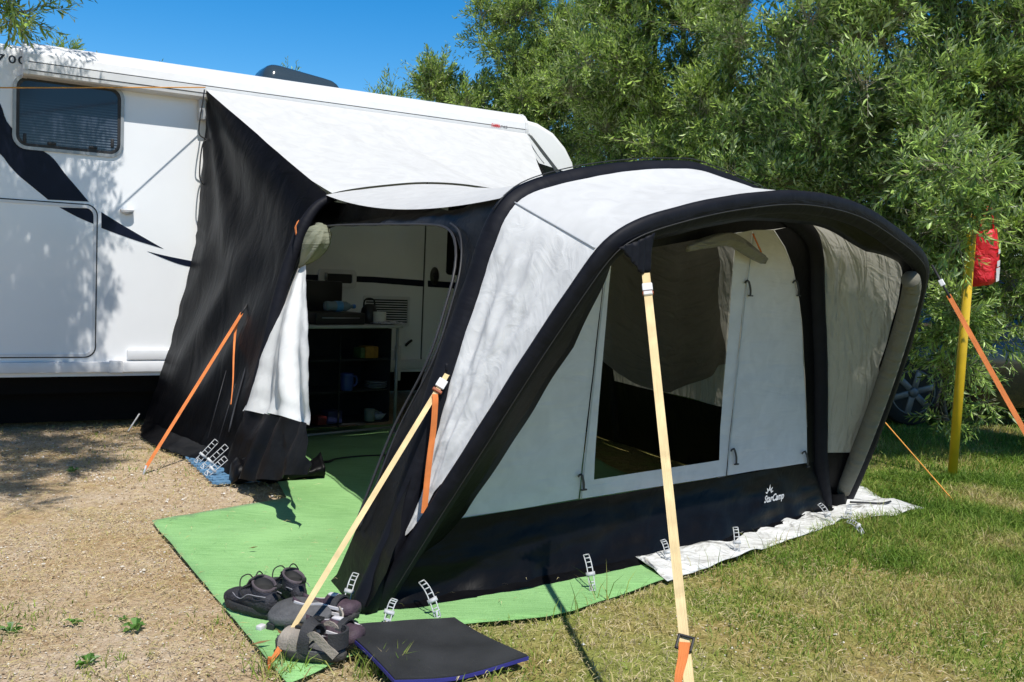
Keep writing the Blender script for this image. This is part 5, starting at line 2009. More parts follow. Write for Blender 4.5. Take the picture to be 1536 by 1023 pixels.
for i in range(len(gx) - 1):
    for j in range(len(gy) - 1):
        k0 = i * len(gy) + j
        F += [k0, k0 + len(gy), k0 + len(gy) + 1, k0 + 1]
gme = np_mesh('ground', V, F, [4] * (len(F) // 4), mg_, smooth=True)
go = link(bpy.data.objects.new('ground', gme))
go['kind'] = 'structure'

# ------------------------------------------------------------------ zones for what grows and lies on it
def poly_in(X, Y, P):
    P = np.asarray(P, float)
    c = np.zeros(len(X), bool)
    j = len(P) - 1
    for i in range(len(P)):
        cond = (P[i, 1] > Y) != (P[j, 1] > Y)
        xi = (P[j, 0] - P[i, 0]) * (Y - P[i, 1]) / (P[j, 1] - P[i, 1] + 1e-12) + P[i, 0]
        c ^= cond & (X < xi)
        j = i
    return c

CARPET = [gp(*q)[:2] for q in ((226, 786), (262, 780), (330, 769), (432, 752), (419, 727), (405, 700))] + [back[1][:2], back[0][:2]] + \
         [gp(*q)[:2] for q in ((965, 850), (996, 871), (950, 888), (900, 903), (860, 919), (820, 928), (780, 932), (725, 935), (660, 944), (600, 965), (510, 992), (470, 1012), (432, 1028), (424, 1020), (330, 905))]
TENT = [O[:2], gp(880, 860)[:2], gp(1100, 815)[:2], RB[:2], (RB + b * 3.6)[:2], (O + b * 3.9 + a * .2)[:2], B1[:2], gp(480, 715)[:2]]
SHEET = [gp(*q)[:2] for q in ((960, 850), (1001, 874), (1050, 857), (1100, 843), (1150, 823), (1200, 809), (1235, 797), (1262, 787), (1290, 781), (1330, 781), (1385, 765), (1328, 754), (1308, 744), (1285, 735), (1200, 740))]
MATP = [q[:2] for q in (A, B, C, D)]
CARB = [(CARP + a * -2.8 + b * .5)[:2], (CARP + a * 4 + b * .5)[:2], (CARP + a * 4 + b * 2.2)[:2], (CARP + a * -2.8 + b * 2.2)[:2]]
def vnoise(X, Y, s, seed):
    r = np.random.default_rng(seed)
    T = r.random((64, 64))
    x, y = X * s + 100, Y * s + 100
    i, j = np.floor(x).astype(int), np.floor(y).astype(int)
    fx, fy = x - i, y - j
    fx, fy = fx * fx * (3 - 2 * fx), fy * fy * (3 - 2 * fy)
    g = lambda p, q: T[p % 64, q % 64]
    return (g(i, j) * (1 - fx) + g(i + 1, j) * fx) * (1 - fy) + (g(i, j + 1) * (1 - fx) + g(i + 1, j + 1) * fx) * fy

def lushness(X, Y):
    """0 bare gravel .. 1 thick green"""
    P = np.stack([X - O[0], Y - O[1]], 1)
    u = P @ t[:2]
    v = P @ n[:2]
    pn = .6 * vnoise(X, Y, 1.6, 1) + .4 * vnoise(X, Y, 5.0, 2)
    right = np.clip((u - 1.2) / 2.0, 0, 1)
    g = .24 + .80 * right
    g = g * (.30 + 1.5 * pn ** 1.3)
    far = np.clip((Y - 8.2) / 1.5, 0, 1)
    g = g * (1 - .4 * far)
    xm = np.clip((X + .75 + .25 * (pn - .5)) / .5, 0, 1)
    xm = np.where(Y > 3.2, np.where(u > 0, 1, 0), xm)
    left = .03 * pn + .22 * np.clip((2.9 - Y) / .6, 0, 1) * np.clip((-1.0 - X) / .5, 0, 1) * pn + .16 * np.clip((pn - .62) / .2, 0, 1)
    left = left + .5 * np.clip((Y - 6.2) / .4, 0, 1) * pn * (X < -2.2)
    return np.clip(g * xm + left * (1 - xm), 0, 1)

def scatter(n_, x0, x1, y0, y1):
    return RNG.uniform(x0, x1, n_), RNG.uniform(y0, y1, n_)

def blocked(X, Y, edge=True):
    return poly_in(X, Y, CARPET) | poly_in(X, Y, TENT) | poly_in(X, Y, SHEET) | poly_in(X, Y, MATP) | poly_in(X, Y, CARB)

def blades(X, Y, h, w, lean, tint, flat=None):
    n_ = len(X)
    th = RNG.uniform(0, 2 * PI, n_)
    ph = RNG.uniform(0, 2 * PI, n_)
    wx, wy = np.cos(th) * w / 2, np.sin(th) * w / 2
    lx, ly = np.cos(ph) * lean * h, np.sin(ph) * lean * h
    z0 = np.full(n_, -.008)
    V = np.empty((n_, 5, 3), np.float32)
    V[:, 0] = np.stack([X - wx, Y - wy, z0], 1)
    V[:, 1] = np.stack([X + wx, Y + wy, z0], 1)
    V[:, 2] = np.stack([X + lx * .35 + wx * .8, Y + ly * .35 + wy * .8, z0 + h * .6], 1)
    V[:, 3] = np.stack([X + lx * .35 - wx * .8, Y + ly * .35 - wy * .8, z0 + h * .6], 1)
    zt_ = np.maximum(.004, z0 + h * (1 - .35 * np.clip(lean - .5, 0, 1.5)))
    V[:, 4] = np.stack([X + lx, Y + ly, zt_], 1)
    i = np.arange(n_)[:, None] * 5
    f = np.concatenate([i + np.array([[0, 1, 2, 3]]), i + np.array([[3, 2, 4]])], 1).ravel()
    sz = np.tile([4, 3], n_)
    return V.reshape(-1, 3), f, sz, np.repeat(tint, 5)

def merge(parts):
    V, F, Sz, T = [], [], [], []
    k = 0
    for v, f, s_, q in parts:
        V.append(v); F.append(f + k); Sz.append(s_); T.append(q)
        k += len(v)
    return np.concatenate(V), np.concatenate(F), np.concatenate(Sz), np.concatenate(T)

mgr, nt, out = mat('grass_blades')
at_ = nd(nt, 'ShaderNodeAttribute', attribute_name='tint')
gi = nd(nt, 'ShaderNodeNewGeometry')
rp = ramp(nt, at_.outputs['Fac'], [(0, (.10, .19, .02)), (.3, (.23, .35, .05)), (.5, (.38, .40, .10)), (.7, (.54, .45, .20)), (1, (.70, .58, .36))])
hv = nd(nt, 'ShaderNodeMapRange', {0: gi.outputs['Random Per Island'], 3: .7, 4: 1.25})
hc = nd(nt, 'ShaderNodeHueSaturation', {'Color': rp.outputs[0], 'Value': hv.outputs[0]})
p = nd(nt, 'ShaderNodeBsdfPrincipled', {'Base Color': hc.outputs[0], 'Roughness': .55, 'Specular IOR Level': .3})
tr = nd(nt, 'ShaderNodeBsdfTranslucent', {'Color': hc.outputs[0]})
mx = nd(nt, 'ShaderNodeMixShader', {0: .3, 1: p.outputs[0], 2: tr.outputs[0]})
nt.links.new(mx.outputs[0], out.inputs[0])

parts = []
for n_, box in ((150000, (-2.2, 2.6, 1.7, 3.8)), (170000, (.4, 4.2, 3.0, 6.4)), (90000, (1.5, 7.5, 6.0, 11.0)), (14000, (-4.6, -1.2, 3.0, 7.4))):
    X, Y = scatter(n_, *box)
    L = lushness(X, Y)
    pn = vnoise(X, Y, 9.0, 5)
    keep = (RNG.random(n_) < L * (.35 + 1.1 * pn)) & ~blocked(X, Y)
    X, Y, L, pn = X[keep], Y[keep], L[keep], pn[keep]
    n2_ = len(X)
    h = (.016 + .042 * L) * RNG.uniform(.5, 1.5, n2_)
    w = RNG.uniform(.0025, .0055, n2_) * (1 + .12 * np.maximum(0, Y - 4))
    dry = np.clip(.66 - .52 * L + .9 * (vnoise(X, Y, 2.4, 9) - .5) + RNG.normal(0, .16, n2_), 0, 1)
    parts.append(blades(X, Y, h, w, RNG.uniform(.2, 1.7, n2_), dry))
# long seed stalks along the tent foot
X, Y = [], []
for (px, py) in ((1235, 800), (1150, 830), (1060, 862), (930, 905), (905, 900), (1330, 785), (1210, 815), (850, 925), (1180, 820), (1300, 785)):
    for k in range(9):
        q = gp(px + random.uniform(-25, 25), py + random.uniform(-6, 12))
        X.append(q[0]); Y.append(q[1])
X, Y = np.array(X), np.array(Y)
parts.append(blades(X, Y, RNG.uniform(.06, .17, len(X)), np.full(len(X), .0035), RNG.uniform(.1, .8, len(X)), np.clip(RNG.normal(.5, .2, len(X)), 0, 1)))
V, F, Sz, T = merge(parts)
o = link(bpy.data.objects.new('grass', np_mesh('grass', V, F, Sz, mgr, attr={'tint': T})))
tag(o, 'short green grass with yellow patches around the awning', 'grass')
o['kind'] = 'stuff'

# dry straw lying flat
parts = []
for n_, box, den in ((95000, (-3.6, 2.6, 1.7, 4.6), 1.0), (45000, (-4.6, -1.0, 4.4, 7.2), .8), (40000, (.6, 4.5, 3.4, 7.5), .8)):
    X, Y = scatter(n_, *box)
    bl_ = blocked(X, Y) & ~(poly_in(X, Y, CARPET) & ~poly_in(X, Y, TENT) & (RNG.random(n_) < .03))
    keep = (RNG.random(n_) < den * (.25 + .8 * vnoise(X, Y, 4.0, 21)) * np.where(X > -.4, .55, 1)) & ~bl_
    X, Y = X[keep], Y[keep]
    m_ = len(X)
    th = RNG.uniform(0, 2 * PI, m_)
    Ln = RNG.uniform(.010, .06, m_)
    wd_ = RNG.uniform(.0005, .0016, m_)
    z_ = RNG.uniform(.0, .012, m_) + .022 * poly_in(X, Y, CARPET)
    dx_, dy_ = np.cos(th) * Ln, np.sin(th) * Ln
    ox, oy = -np.sin(th) * wd_, np.cos(th) * wd_
    V = np.empty((m_, 4, 3), np.float32)
    V[:, 0] = np.stack([X - ox, Y - oy, z_ - .004], 1)
    V[:, 1] = np.stack([X + dx_ * .5 - ox, Y + dy_ * .5 - oy, z_ + .004], 1)
    V[:, 2] = np.stack([X + dx_, Y + dy_, z_ + RNG.uniform(-.006, .008, m_)], 1)
    V[:, 3] = np.stack([X + dx_ * .5 + ox, Y + dy_ * .5 + oy, z_ + .005], 1)
    parts.append((V.reshape(-1, 3), np.arange(m_ * 4), np.full(m_, 4), np.repeat(np.clip(RNG.normal(.84, .16, m_), .55, 1), 4)))
V, F, Sz, T = merge(parts)
o = link(bpy.data.objects.new('straw', np_mesh('straw', V, F, Sz, mgr, attr={'tint': T})))
tag(o, 'dry straw and dead grass scattered over the gravel and lawn', 'straw')
o['kind'] = 'stuff'

# gravel
mpb, nt, out = mat('gravel_stones')
gi = nd(nt, 'ShaderNodeNewGeometry')
rp = ramp(nt, gi.outputs['Random Per Island'], [(0, (.16, .11, .07)), (.25, (.42, .31, .21)), (.6, (.55, .45, .33)), (.88, (.66, .61, .53)), (1, (.78, .76, .72))])
p = nd(nt, 'ShaderNodeBsdfPrincipled', {'Base Color': rp.outputs[0], 'Roughness': .85})
nt.links.new(p.outputs[0], out.inputs[0])
oct_v = np.array([(1, 0, 0), (0, 1, 0), (-1, 0, 0), (0, -1, 0), (0, 0, 1), (0, 0, -1)], float)
oct_f = np.array([(0, 1, 4), (1, 2, 4), (2, 3, 4), (3, 0, 4), (1, 0, 5), (2, 1, 5), (3, 2, 5), (0, 3, 5)])
parts = []
for n_, box, sz_ in ((44000, (-3.4, -.4, 1.8, 4.6), .0027), (30000, (-4.6, -1.0, 4.4, 7.0), .0036), (6000, (-.6, 2.4, 1.8, 3.6), .003)):
    X, Y = scatter(n_, *box)
    L = lushness(X, Y)
    keep = (RNG.random(n_) < (.2 + .9 * vnoise(X, Y, 3.0, 31)) * (1 - .7 * L)) & ~blocked(X, Y)
    X, Y = X[keep], Y[keep]
    m_ = len(X)
    r_ = sz_ * RNG.lognormal(0, .45, m_)
    V = oct_v[None] * (r_[:, None, None] * RNG.uniform(.6, 1.3, (m_, 6, 1))) * np.array([1, 1, .6])
    th = RNG.uniform(0, 2 * PI, m_)
    c_, s_ = np.cos(th)[:, None], np.sin(th)[:, None]
    x_, y_ = V[..., 0] * c_ - V[..., 1] * s_, V[..., 0] * s_ + V[..., 1] * c_
    V = np.stack([x_ + X[:, None], y_ + Y[:, None], V[..., 2] - .004], -1).reshape(-1, 3)
    f = (np.arange(m_)[:, None, None] * 6 + oct_f[None]).ravel()
    parts.append((V, f, np.full(m_ * 8, 3), np.zeros(len(V))))
V, F, Sz, T = merge(parts)
o = link(bpy.data.objects.new('gravel', np_mesh('gravel', V, F, Sz, mpb)))
tag(o, 'small pale stones over the bare ground left of the carpet', 'gravel')
o['kind'] = 'stuff'

# separate weeds
MWEED = leaf_mat('weed_leaf', (.05, .13, .02), (.12, .25, .05), (.10, .2, .05))
for (px, py, r_, lab) in ((203, 944, .05, 'small leafy green weed growing alone in the gravel left of the carpet'), (112, 936, .035, 'little green weed low at the left, left of the larger leafy one'), (132, 994, .04, 'flat green weed near the bottom left of the gravel'),
                      (16, 948, .04, 'green weed at the far left edge of the gravel'), (185, 930, .02, 'tiny sprout behind the larger leafy weed'), (110, 708, .05, 'green weed in the shade below the caravan rail')):
    c = gp(px, py)
    m = MB()
    for k in range(13):
        th = k * 2.4 + random.random()
        d = A_(math.cos(th), math.sin(th), 0)
        L_ = r_ * random.uniform(.6, 1.2)
        sd_ = np.cross(Z, d)
        h_ = r_ * random.uniform(.15, .8)
        q = [c + d * .004, c + d * L_ * .5 + Z * h_ * .8 + sd_ * L_ * .24, c + d * L_ + Z * h_ * .6, c + d * L_ * .5 + Z * h_ * .8 - sd_ * L_ * .24]
        m.add(q, [(0, 1, 2, 3)])
    tag(m.build('weed', MWEED, None, smooth=False, off=c), lab, 'weed', 'weeds in the gravel')
# tuft of grass at the strap peg and mat edge
for (px, py, n_, r_, lab) in ((415, 1008, 90, .05, 'tuft of long grass growing at the peg of the yellow strap'), (565, 1006, 120, .05, 'tuft of grass between the carpet and the black mat')):
    c = gp(px, py)
    q = RNG.normal(0, r_, (n_, 2))
    X, Y = c[0] + q[:, 0], c[1] + q[:, 1] * .6
    v, f, s_, tt = blades(X, Y, RNG.uniform(.03, .09, n_), RNG.uniform(.003, .005, n_), RNG.uniform(.2, 1.3, n_), np.clip(RNG.normal(.38, .18, n_), 0, 1))
    o = link(bpy.data.objects.new('grass_tuft', np_mesh('grass_tuft', v - np.array([c[0], c[1], 0]), f, s_, mgr, attr={'tint': tt})))
    o.location = (c[0], c[1], 0)
    tag(o, lab, 'grass tuft')
# dead leaves lying on the carpet
MDEAD = plain('dead_leaf', (.22, .13, .05), .8)
for (px, py, an, lab) in ((391, 965, .5, 'dry brown leaf on the carpet near the yellow strap peg'), (420, 950, 2.2, 'small dry leaf on the carpet left of the beige sandal'), (380, 822, .3, 'dry leaf lying in the middle of the green carpet')):
    c = gp(px, py, .028)
    d = A_(math.cos(an), math.sin(an), 0)
    s_ = np.cross(Z, d)
    L_ = .035 if px == 391 else .02
    m = MB()
    m.add([c - d * L_, c + s_ * L_ * .28 + Z * .004, c + d * L_ + Z * .006, c - s_ * L_ * .28 + Z * .005, c], [(0, 4, 1), (4, 2, 1), (0, 3, 4), (4, 3, 2)])
    tag(m.build('dead_leaf', MDEAD, None, smooth=False, off=c), lab, 'dry leaf', 'dry leaves on the carpet')

# ------------------------------------------------------------------ cars behind the trees
def make_car(name, label, x0, y0, rz, col, glass):
    o = thing(name, label, 'car', (x0, y0, 0), rz, None)
    ROOTOFF[o.name] = np.zeros(3)
    MP = plain(name + '_paint_' + col[0], col[1], .25, coat=.6, var=.05)
    LH = 4.2
    # lower body and cabin as cross sections along the length (x: 0 = nose)
    prof = [(0.0, .40, .60, .70), (.12, .28, .72, .80), (.5, .22, .82, .86), (1.2, .20, .95, .88), (1.5, .20, .99, .89), (2.6, .20, 1.02, .89), (3.5, .20, 1.04, .88), (4.0, .26, 1.02, .84), (4.2, .40, .90, .76)]
    m = MB()
    rg = []
    for x, zb_, zt_, hw in prof:
        rg.append([(x - .75, y, z) for y, z in ((-hw * .92, zb_), (-hw, zb_ + .14), (-hw, zt_ - .16), (-hw * .93, zt_ - .03), (-hw * .75, zt_), (hw * .75, zt_), (hw * .93, zt_ - .03), (hw, zt_ - .16), (hw, zb_ + .14), (hw * .92, zb_))])
    m.rings(rg)
    m.build('body', MP, o, smooth=True, auto=50)
    cab = [(1.05, .93, .95, .80), (1.75, .98, 1.40, .70), (2.2, 1.0, 1.47, .68), (3.1, 1.02, 1.45, .67), (3.7, 1.03, 1.30, .68), (4.05, 1.0, 1.06, .74)]
    m = MB()
    rg = []
    for x, zb_, zt_, hw in cab:
        rg.append([(x - .75, y, z) for y, z in ((-.82, zb_ - .03), (-hw - .04, zt_ - (zt_ - zb_) * .25), (-hw, zt_ - .03), (-hw * .8, zt_), (hw * .8, zt_), (hw, zt_ - .03), (hw + .04, zt_ - (zt_ - zb_) * .25), (.82, zb_ - .03))])
    m.rings(rg)
    m.build('cabin', MP, o, smooth=True, auto=50)
    for s_ in (-1, 1):
        for xa_, xb_ in ((1.5, 2.35), (2.42, 3.2)):
            m = MB()
            m.add([(xa_ - .75 + .12, s_ * .845, 1.05), (xb_ - .75, s_ * .845, 1.06), (xb_ - .75 - .03, s_ * .735, 1.38), (xa_ - .75 + (.42 if xa_ < 2 else .02), s_ * .735, 1.38)], [(0, 1, 2, 3)])
            m.build('window', glass, o, smooth=False)
        m = MB()
        m.box((.72, s_ * .93, 1.03), (.10, .2, .13), None, .03)
        m.build('mirror', MP, o)
        m = MB()
        m.box((-.60, s_ * .64, .66), (.22, .3, .14), None, .04)
        m.build('headlight', MTRIM, o)
    m = MB()
    m.add([(.42, -.66, .985), (.42, .66, .985), (.97, .60, 1.385), (.97, -.60, 1.385)], [(0, 1, 2, 3)])
    m.build('windscreen', glass, o, smooth=False)
    for x in (0.0, 2.55):
        for s_ in (-1, 1):
            w_ = MB()
            w_.lathe((x, s_ * .78, .315), [(.20, -.10), (.27, -.10), (.305, -.08), (.315, -.05), (.315, .07), (.30, .10), (.2, .10)], 30, [EX, Z * 1, A_(0, s_, 0)])
            wo_ = w_.build('wheel', MTYRE, o)
            r_ = MB()
            r_.lathe((x, s_ * .78, .315), [(.205, .02), (.212, .10), (.20, .105), (.19, .06), (.06, .05)], 30, [EX, Z, A_(0, s_, 0)])
            for k in range(6):
                th = k * PI / 3 + .3
                d = A_(math.cos(th), 0, math.sin(th))
                r_.box(A_(x, s_ * .875, .315) + d * .115, (.17, .024, .062), [d, A_(0, 1, 0), np.cross(d, A_(0, 1, 0))], .008)
            r_.lathe((x, s_ * .78, .315), [(.05, .08), (.05, .108), (.03, .115)], 16, [EX, Z, A_(0, s_, 0)])
            r_.build('rim', plain('rim_alloy', (.14, .15, .165), .45, metal=.5), wo_)
    return o

cx = gp(1355, 636)
make_car('parked_car', 'very dark car with alloy wheel, half hidden behind the olive branches at the right', cx[0], cx[1] + .78, math.radians(2), ('dark', (.008, .009, .012)), MDARKW)
make_car('parked_car', 'pale silver car glimpsed further back between the olive leaves', 5.9, 13.2, math.radians(-14), ('silver', (.45, .47, .5)), MDARKW)

# ------------------------------------------------------------------ trees
MLEAF = leaf_mat('olive_leaf', (.016, .048, .008), (.34, .48, .11), (.42, .50, .27), .15)
MLEAF2 = leaf_mat('olive_leaf_far', (.02, .056, .009), (.34, .47, .095), (.38, .46, .21), .17)
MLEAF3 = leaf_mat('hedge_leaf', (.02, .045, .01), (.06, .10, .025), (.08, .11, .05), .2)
MBARK, nt, out = mat('olive_bark')
tc = nd(nt, 'ShaderNodeTexCoord')
mp = nd(nt, 'ShaderNodeMapping', {'Vector': tc.outputs['Object'], 'Scale': (14, 14, 3)})
n1 = nd(nt, 'ShaderNodeTexNoise', {'Vector': mp.outputs[0], 'Scale': 2.0, 'Detail': 5.0})
rp = ramp(nt, n1.outputs[0], [(.35, (.05, .04, .03)), (.65, (.19, .165, .13))])
bp = nd(nt, 'ShaderNodeBump', {'Strength': 1, 'Distance': .02, 'Height': n1.outputs[0]})
p = nd(nt, 'ShaderNodeBsdfPrincipled', {'Base Color': rp.outputs[0], 'Roughness': .9, 'Normal': bp.outputs[0]})
nt.links.new(p.outputs[0], out.inputs[0])
MTWIG = plain('olive_twig', (.23, .21, .14), .8)


def unit(v):
    return v / (np.linalg.norm(v, axis=-1, keepdims=True) + 1e-9)


def foliage(clumps, n_, leaf=(.05, .08), wid=.21, k=18, slen=(.22, .42), shell=.24, face=None, droop=.0, seed=1, bough=16, brad=.30):
    """leaves on short shoots; clumps: (x, y, z, rx, ry, rz)"""
    r = np.random.default_rng(seed)
    C = np.array(clumps, float)
    wt = (C[:, 3] * C[:, 4] + C[:, 3] * C[:, 5] + C[:, 4] * C[:, 5])
    # boughs: small tufts over the skin of every clump, shoots radiate from each
    nb = max(len(C), n_ // bough)
    bi = r.choice(len(C), nb, p=wt / wt.sum())
    BD = unit(r.normal(size=(nb, 3)))
    if face is not None:
        flip = (BD @ face < 0) & (r.random(nb) < .7)
        BD[flip] -= 2 * (BD[flip] @ face)[:, None] * face
    BC = C[bi, :3] + BD * C[bi, 3:] * np.clip(1 - np.abs(r.normal(0, shell, nb)), .1, 1.1)[:, None]
    br = np.minimum(brad, C[bi, 3:].min(1) * .8) * r.uniform(.6, 1.3, nb)
    ci = r.integers(0, nb, n_)
    D = unit(r.normal(size=(n_, 3)) + BD[ci] * .9 + np.array([0, 0, .35]))
    Pp = BC[ci] + D * (br[ci] * r.uniform(.1, .75, n_))[:, None]
    ax = unit(D * .9 + np.array([0, 0, .30 - droop]) + r.normal(0, .32, (n_, 3)))
    L_ = r.uniform(*slen, n_)
    s1 = unit(np.cross(ax, r.normal(size=(n_, 3))))
    s2 = np.cross(ax, s1)
    # twigs: thin three sided
    tw = []
    bend = r.normal(0, .12, (n_, 3)) * L_[:, None]
    tt = np.linspace(.06, 1.0, k)[None, :, None]
    P = Pp[:, None] + ax[:, None] * L_[:, None, None] * tt + bend[:, None] * tt ** 2
    j = np.arange(k)
    sgn = np.where(j % 2 == 0, 1, -1)[None, :, None]
    alt = (j // 2 % 2 == 0)[None, :, None]
    sd_ = np.where(alt, s1[:, None], s2[:, None]) * sgn
    dl = unit(ax[:, None] * r.uniform(.6, 1.2, (n_, k, 1)) + sd_ * .8 + r.normal(0, .18, (n_, k, 3)) + np.array([0, 0, .05 - droop]))
    ll = (r.uniform(*leaf, (n_, k, 1))) * (1 - .35 * (tt > .85))
    wv = unit(np.cross(dl, np.array([.25, -.5, .85]) + r.normal(0, .55, (n_, k, 3))))
    ww = ll * wid * r.uniform(.8, 1.2, (n_, k, 1))
    nn = np.cross(dl, wv)
    V = np.empty((n_, k, 4, 3), np.float32)
    V[:, :, 0] = P
    V[:, :, 1] = P + dl * ll * .5 + wv * ww * .5 + nn * ll * .03
    V[:, :, 2] = P + dl * ll - nn * ll * .06
    V[:, :, 3] = P + dl * ll * .5 - wv * ww * .5 + nn * ll * .03
    V = V.reshape(-1, 3)
    tv = np.empty((n_, 6, 3), np.float32)
    e = Pp + ax * L_[:, None] + bend
    b0 = Pp - ax * .10
    for i, q in enumerate((s1, -.5 * s1 + .87 * s2, -.5 * s1 - .87 * s2)):
        tv[:, i] = b0 + q * .0028
        tv[:, 3 + i] = e + q * .0010
    ti = np.arange(n_)[:, None] * 6
    tf = np.concatenate([ti + np.array([[0, 1, 4, 3]]), ti + np.array([[1, 2, 5, 4]]), ti + np.array([[2, 0, 3, 5]])], 1).ravel()
    return V, tv.reshape(-1, 3), tf


def tree(name, label, cat, base, clumps, n_, lm=None, trunk=.10, group=None, seed=1, limbs=True, **kw):
    base = np.asarray(base, float)
    o = root(name, label, cat, base, group)
    V, tv, tf = foliage(clumps, n_, seed=seed, **kw)
    V = V - base
    me = np_mesh('crown', V, np.arange(len(V)), np.full(len(V) // 4, 4), lm or MLEAF)
    link(bpy.data.objects.new('crown', me), o)
    me = np_mesh('twigs', tv - base, tf, np.full(len(tf) // 4, 4), MTWIG)
    link(bpy.data.objects.new('twigs', me), o)
    if limbs:
        rr = random.Random(seed)
        C = np.array(clumps, float)
        top = C[:, :3].mean(0)
        fork = base * .35 + top * .65
        fork = base + (top - base) * .42
        m = MB()
        mid = (base + fork) / 2 + A_(rr.uniform(-.1, .1), rr.uniform(-.1, .1), 0)
        m.tube(smooth_path([base - Z * .05, mid, fork], 14), [trunk * (1.25 - .5 * i / 13) for i in range(14)], 10)
        m.build('trunk', MBARK, o)
        for c in C[:10]:
            m = MB()
            tip = c[:3] + A_(0, 0, c[5] * .3)
            md = fork * .45 + tip * .55 + A_(rr.uniform(-.15, .15), rr.uniform(-.15, .15), rr.uniform(-.1, .2))
            m.tube(smooth_path([fork - Z * .02, md, tip], 12), [trunk * (.62 - .5 * i / 11) for i in range(12)], 7)
            m.build('limb', MBARK, o)
    return o


FACE = A_(0, -1, 0)
def P3(px, py, d, r, ry=None, rz=None):
    q = at(px, py, d)
    return (q[0], q[1], q[2], r, ry or r, rz or r)

# large olive filling the right side
cl = [P3(1240, 60, 8.0, .85), P3(1420, 40, 7.7, .9), P3(1560, 120, 7.3, .85), P3(1330, 180, 7.6, .8), P3(1480, 240, 7.2, .7), P3(1220, 250, 8.2, .75), P3(1380, 320, 7.5, .55), P3(1520, 360, 7.5, .5),
      P3(1280, 350, 8.2, .55), P3(1640, 260, 7.2, .8), P3(1340, -160, 8.2, 1.0), P3(1560, -150, 7.6, 1.0), P3(1420, 425, 7.6, .33), P3(1700, 20, 7.3, .9), P3(1180, 140, 8.6, .7)]
tree('olive_tree', 'large olive tree filling the right of the picture above the yellow pole', 'tree', gp(1524, 642) + A_(.05, 1.2, 0), cl, 9500, MLEAF, .12, 'olive trees', 3,
     face=FACE, leaf=(.055, .088), slen=(.14, .30), shell=.42, k=15, wid=.28, bough=40, brad=.27)
# low branches round the pole
cl = [P3(1425, 470, 7.0, .22), P3(1460, 520, 7.0, .20), P3(1400, 560, 7.2, .2), P3(1480, 580, 7.1, .14), P3(1385, 505, 7.4, .25), P3(1500, 480, 7.2, .2), P3(1410, 610, 7.2, .12), P3(1530, 420, 7.3, .3), P3(1372, 440, 7.6, .25), P3(1450, 322, 6.15, .15), P3(1425, 345, 6.1, .10), P3(1400, 310, 6.3, .17), P3(1462, 352, 6.1, .06), P3(1440, 270, 6.2, .2), P3(1390, 250, 6.4, .2)]
tree('olive_bush', 'low loose olive shoots hanging around the yellow pole in front of the dark car', 'bush', gp(1440, 655) + A_(.3, .9, 0), cl, 520, MLEAF, .03, None, 13, face=FACE, leaf=(.05, .09), slen=(.12, .28), shell=.4, droop=.25, wid=.24, bough=6, brad=.15)
# middle tree
cl = [P3(1060, 60, 10.0, 1.1), P3(960, 110, 10.4, .95), P3(1130, 180, 9.6, .95), P3(1010, 220, 10.2, 1.0), P3(1180, 300, 9.4, .7), P3(1060, 300, 10.0, .8), P3(1010, -60, 10.6, .9), P3(1160, -80, 10.0, 1.2), P3(930, 260, 10.8, .8), P3(980, 20, 10.4, .7), P3(905, 180, 11, .7)]
tree('olive_tree', 'dense olive tree in the middle behind the awning arch', 'tree', gp(1040, 560) + A_(0, 1.5, 0), cl, 8200, MLEAF2, .12, 'olive trees', 5, face=FACE, leaf=(.055, .088), slen=(.14, .32), shell=.42, wid=.29, k=15, brad=.30, bough=36)
# left tree behind the nose of the caravan
cl = [P3(770, 90, 12.8, .75), P3(830, 60, 12.6, .8), P3(720, 170, 13.0, .8), P3(800, 190, 12.6, .9), P3(870, 150, 12.4, .8), P3(690, 130, 13.3, .4), P3(850, 270, 12.4, .9), P3(760, 280, 12.8, .9), P3(770, 30, 12.9, .42), P3(840, 20, 12.7, .35), P3(905, 80, 12.2, .5), P3(668, 115, 13.4, .2), P3(745, 45, 13, .3)]
tree('olive_tree', 'olive tree with airy top rising behind the rounded caravan front against the sky', 'tree', gp(790, 530) + A_(0, 3, 0), cl, 5800, MLEAF2, .11, 'olive trees', 7, face=FACE, leaf=(.055, .085), slen=(.14, .32), shell=.36, wid=.29, k=15, brad=.27, bough=30)
cl = [P3(1300, 60, 11.5, 1.2), P3(1480, 60, 11.5, 1.3), P3(1400, 220, 11.2, 1.2), P3(1600, 150, 11.0, 1.3), P3(1540, 300, 11.0, 1.0), P3(1250, 230, 11.6, 1.1), P3(1420, -120, 11.5, 1.3), P3(1600, -100, 11.5, 1.3), P3(1380, 360, 11.2, .8)]
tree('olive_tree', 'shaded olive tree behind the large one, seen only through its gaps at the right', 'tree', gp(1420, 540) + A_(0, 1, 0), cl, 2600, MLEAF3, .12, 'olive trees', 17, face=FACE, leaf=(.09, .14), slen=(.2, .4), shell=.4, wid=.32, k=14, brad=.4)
# tree tops beyond the caravan roof
for (px, py, d, r_, sd_, lab) in ((583, 158, 14.0, .40, 21, 'tree top poking above the caravan roof, left of the tall olive'), (630, 163, 14.5, .36, 22, 'small tree top just beside the tall olive, low above the roof'),
                             (398, 150, 15.0, .14, 23, 'tree tip hidden behind the roof skylight'), (228, 122, 14.0, .14, 24, 'tiny green tip above the roof between skylight and left edge'), (95, 106, 13.0, .14, 25, 'green tip above the roof close to the left corner')):
    q = at(px, py, d)
    cl = [(q[0], q[1], q[2], r_, r_, r_), (q[0] + .2, q[1], q[2] - .7, .8, .6, .8), (q[0] - .3, q[1] + .2, q[2] - 1.6, 1.0, .7, 1.0)]
    tree('background_tree', lab, 'tree', (q[0], q[1], 0), cl, 420, MLEAF2, .08, 'trees beyond the caravan', sd_, face=FACE, leaf=(.07, .11), slen=(.2, .4), shell=.4, k=14)
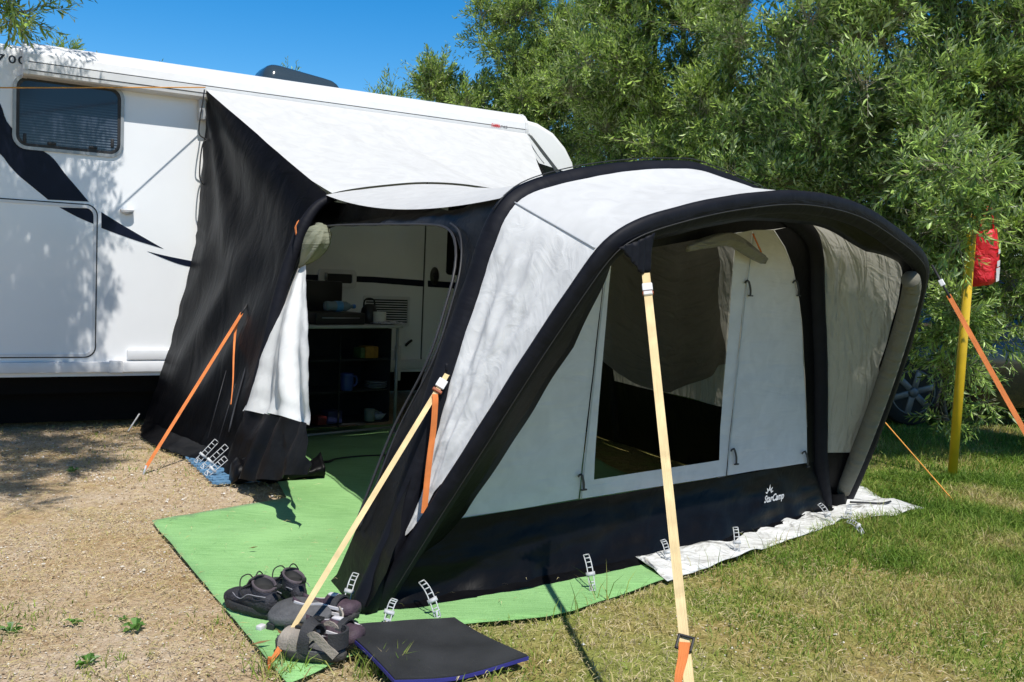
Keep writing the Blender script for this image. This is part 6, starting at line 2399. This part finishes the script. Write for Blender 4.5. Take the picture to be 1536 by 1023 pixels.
# hedge closing the view
cl = []
rr = random.Random(5)
for i in range(34):
    x = -10 + i * .72
    d = 16.5 + rr.uniform(-.6, .6)
    h_ = 2.2 if x < -1 else 3.6
    cl.append((x, d, h_ * .5, .9, .6, h_ * .55 + rr.uniform(-.1, .25)))
    if x > -1: cl.append((x + .3, d + .4, h_ * .85, .9, .6, 1.1 + rr.uniform(-.2, .3)))
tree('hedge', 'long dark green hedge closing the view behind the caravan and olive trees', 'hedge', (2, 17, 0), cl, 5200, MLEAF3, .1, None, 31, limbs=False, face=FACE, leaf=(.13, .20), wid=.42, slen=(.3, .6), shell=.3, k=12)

# olive at the left: mostly out of the picture, dapples the caravan and hangs in at the corner
cl = []
rr = random.Random(9)
for (px, py, r_) in ((60, 70, .22), (20, 130, .25), (95, 250, .20), (30, 300, .32), (60, 350, .30), (110, 345, .16), (20, 400, .30), (85, 400, .28), (130, 400, .14), (50, 460, .26), (110, 470, .20), (10, 510, .28), (70, 520, .22),
                  (150, 330, .12), (-60, 300, .45), (-80, 450, .45), (120, 270, .12), (150, 500, .08), (172, 365, .07), (-60, 120, .4), (100, 90, .10), (100, 540, .12), (80, 210, .1), (140, 240, .1)):
    P = on(px, py, CARP, -b)
    s_ = (3.75 + rr.uniform(-.25, .3) - P[2]) / TOSUN[2]
    q = P + TOSUN * s_
    cl.append((q[0], q[1], q[2], r_, r_, r_))
for (px, py, r_) in ((40, 655, .35), (150, 652, .25), (110, 665, .2), (190, 660, .12), (60, 690, .3), (130, 680, .22), (20, 715, .3), (-40, 730, .35), (100, 700, .2), (160, 690, .1), (10, 760, .12), (-60, 670, .4), (60, 665, .3)):
    P = gp(px, py)
    q = P + TOSUN * ((4.0 + rr.uniform(-.2, .4)) / TOSUN[2])
    cl.append((q[0], q[1], q[2], r_, r_ * 1.3, r_))
c1n = len(cl)
for (px, py, d, r_) in ((15, 5, 4.9, .10), (50, 10, 4.9, .09), (20, 40, 4.9, .07), (0, -40, 4.9, .3), (70, -10, 4.9, .10), (-10, 170, 4.6, .05)):
    cl.append(P3(px, py, d, r_))
tree('olive_tree', 'olive tree of which only a hanging branch tip shows in the top left corner', 'tree', (-5.4, 4.6, 0), cl, 2000, MLEAF, .12, 'olive trees', 41, leaf=(.045, .075), slen=(.10, .24), shell=.45, k=16, droop=.15, bough=8, brad=.16)
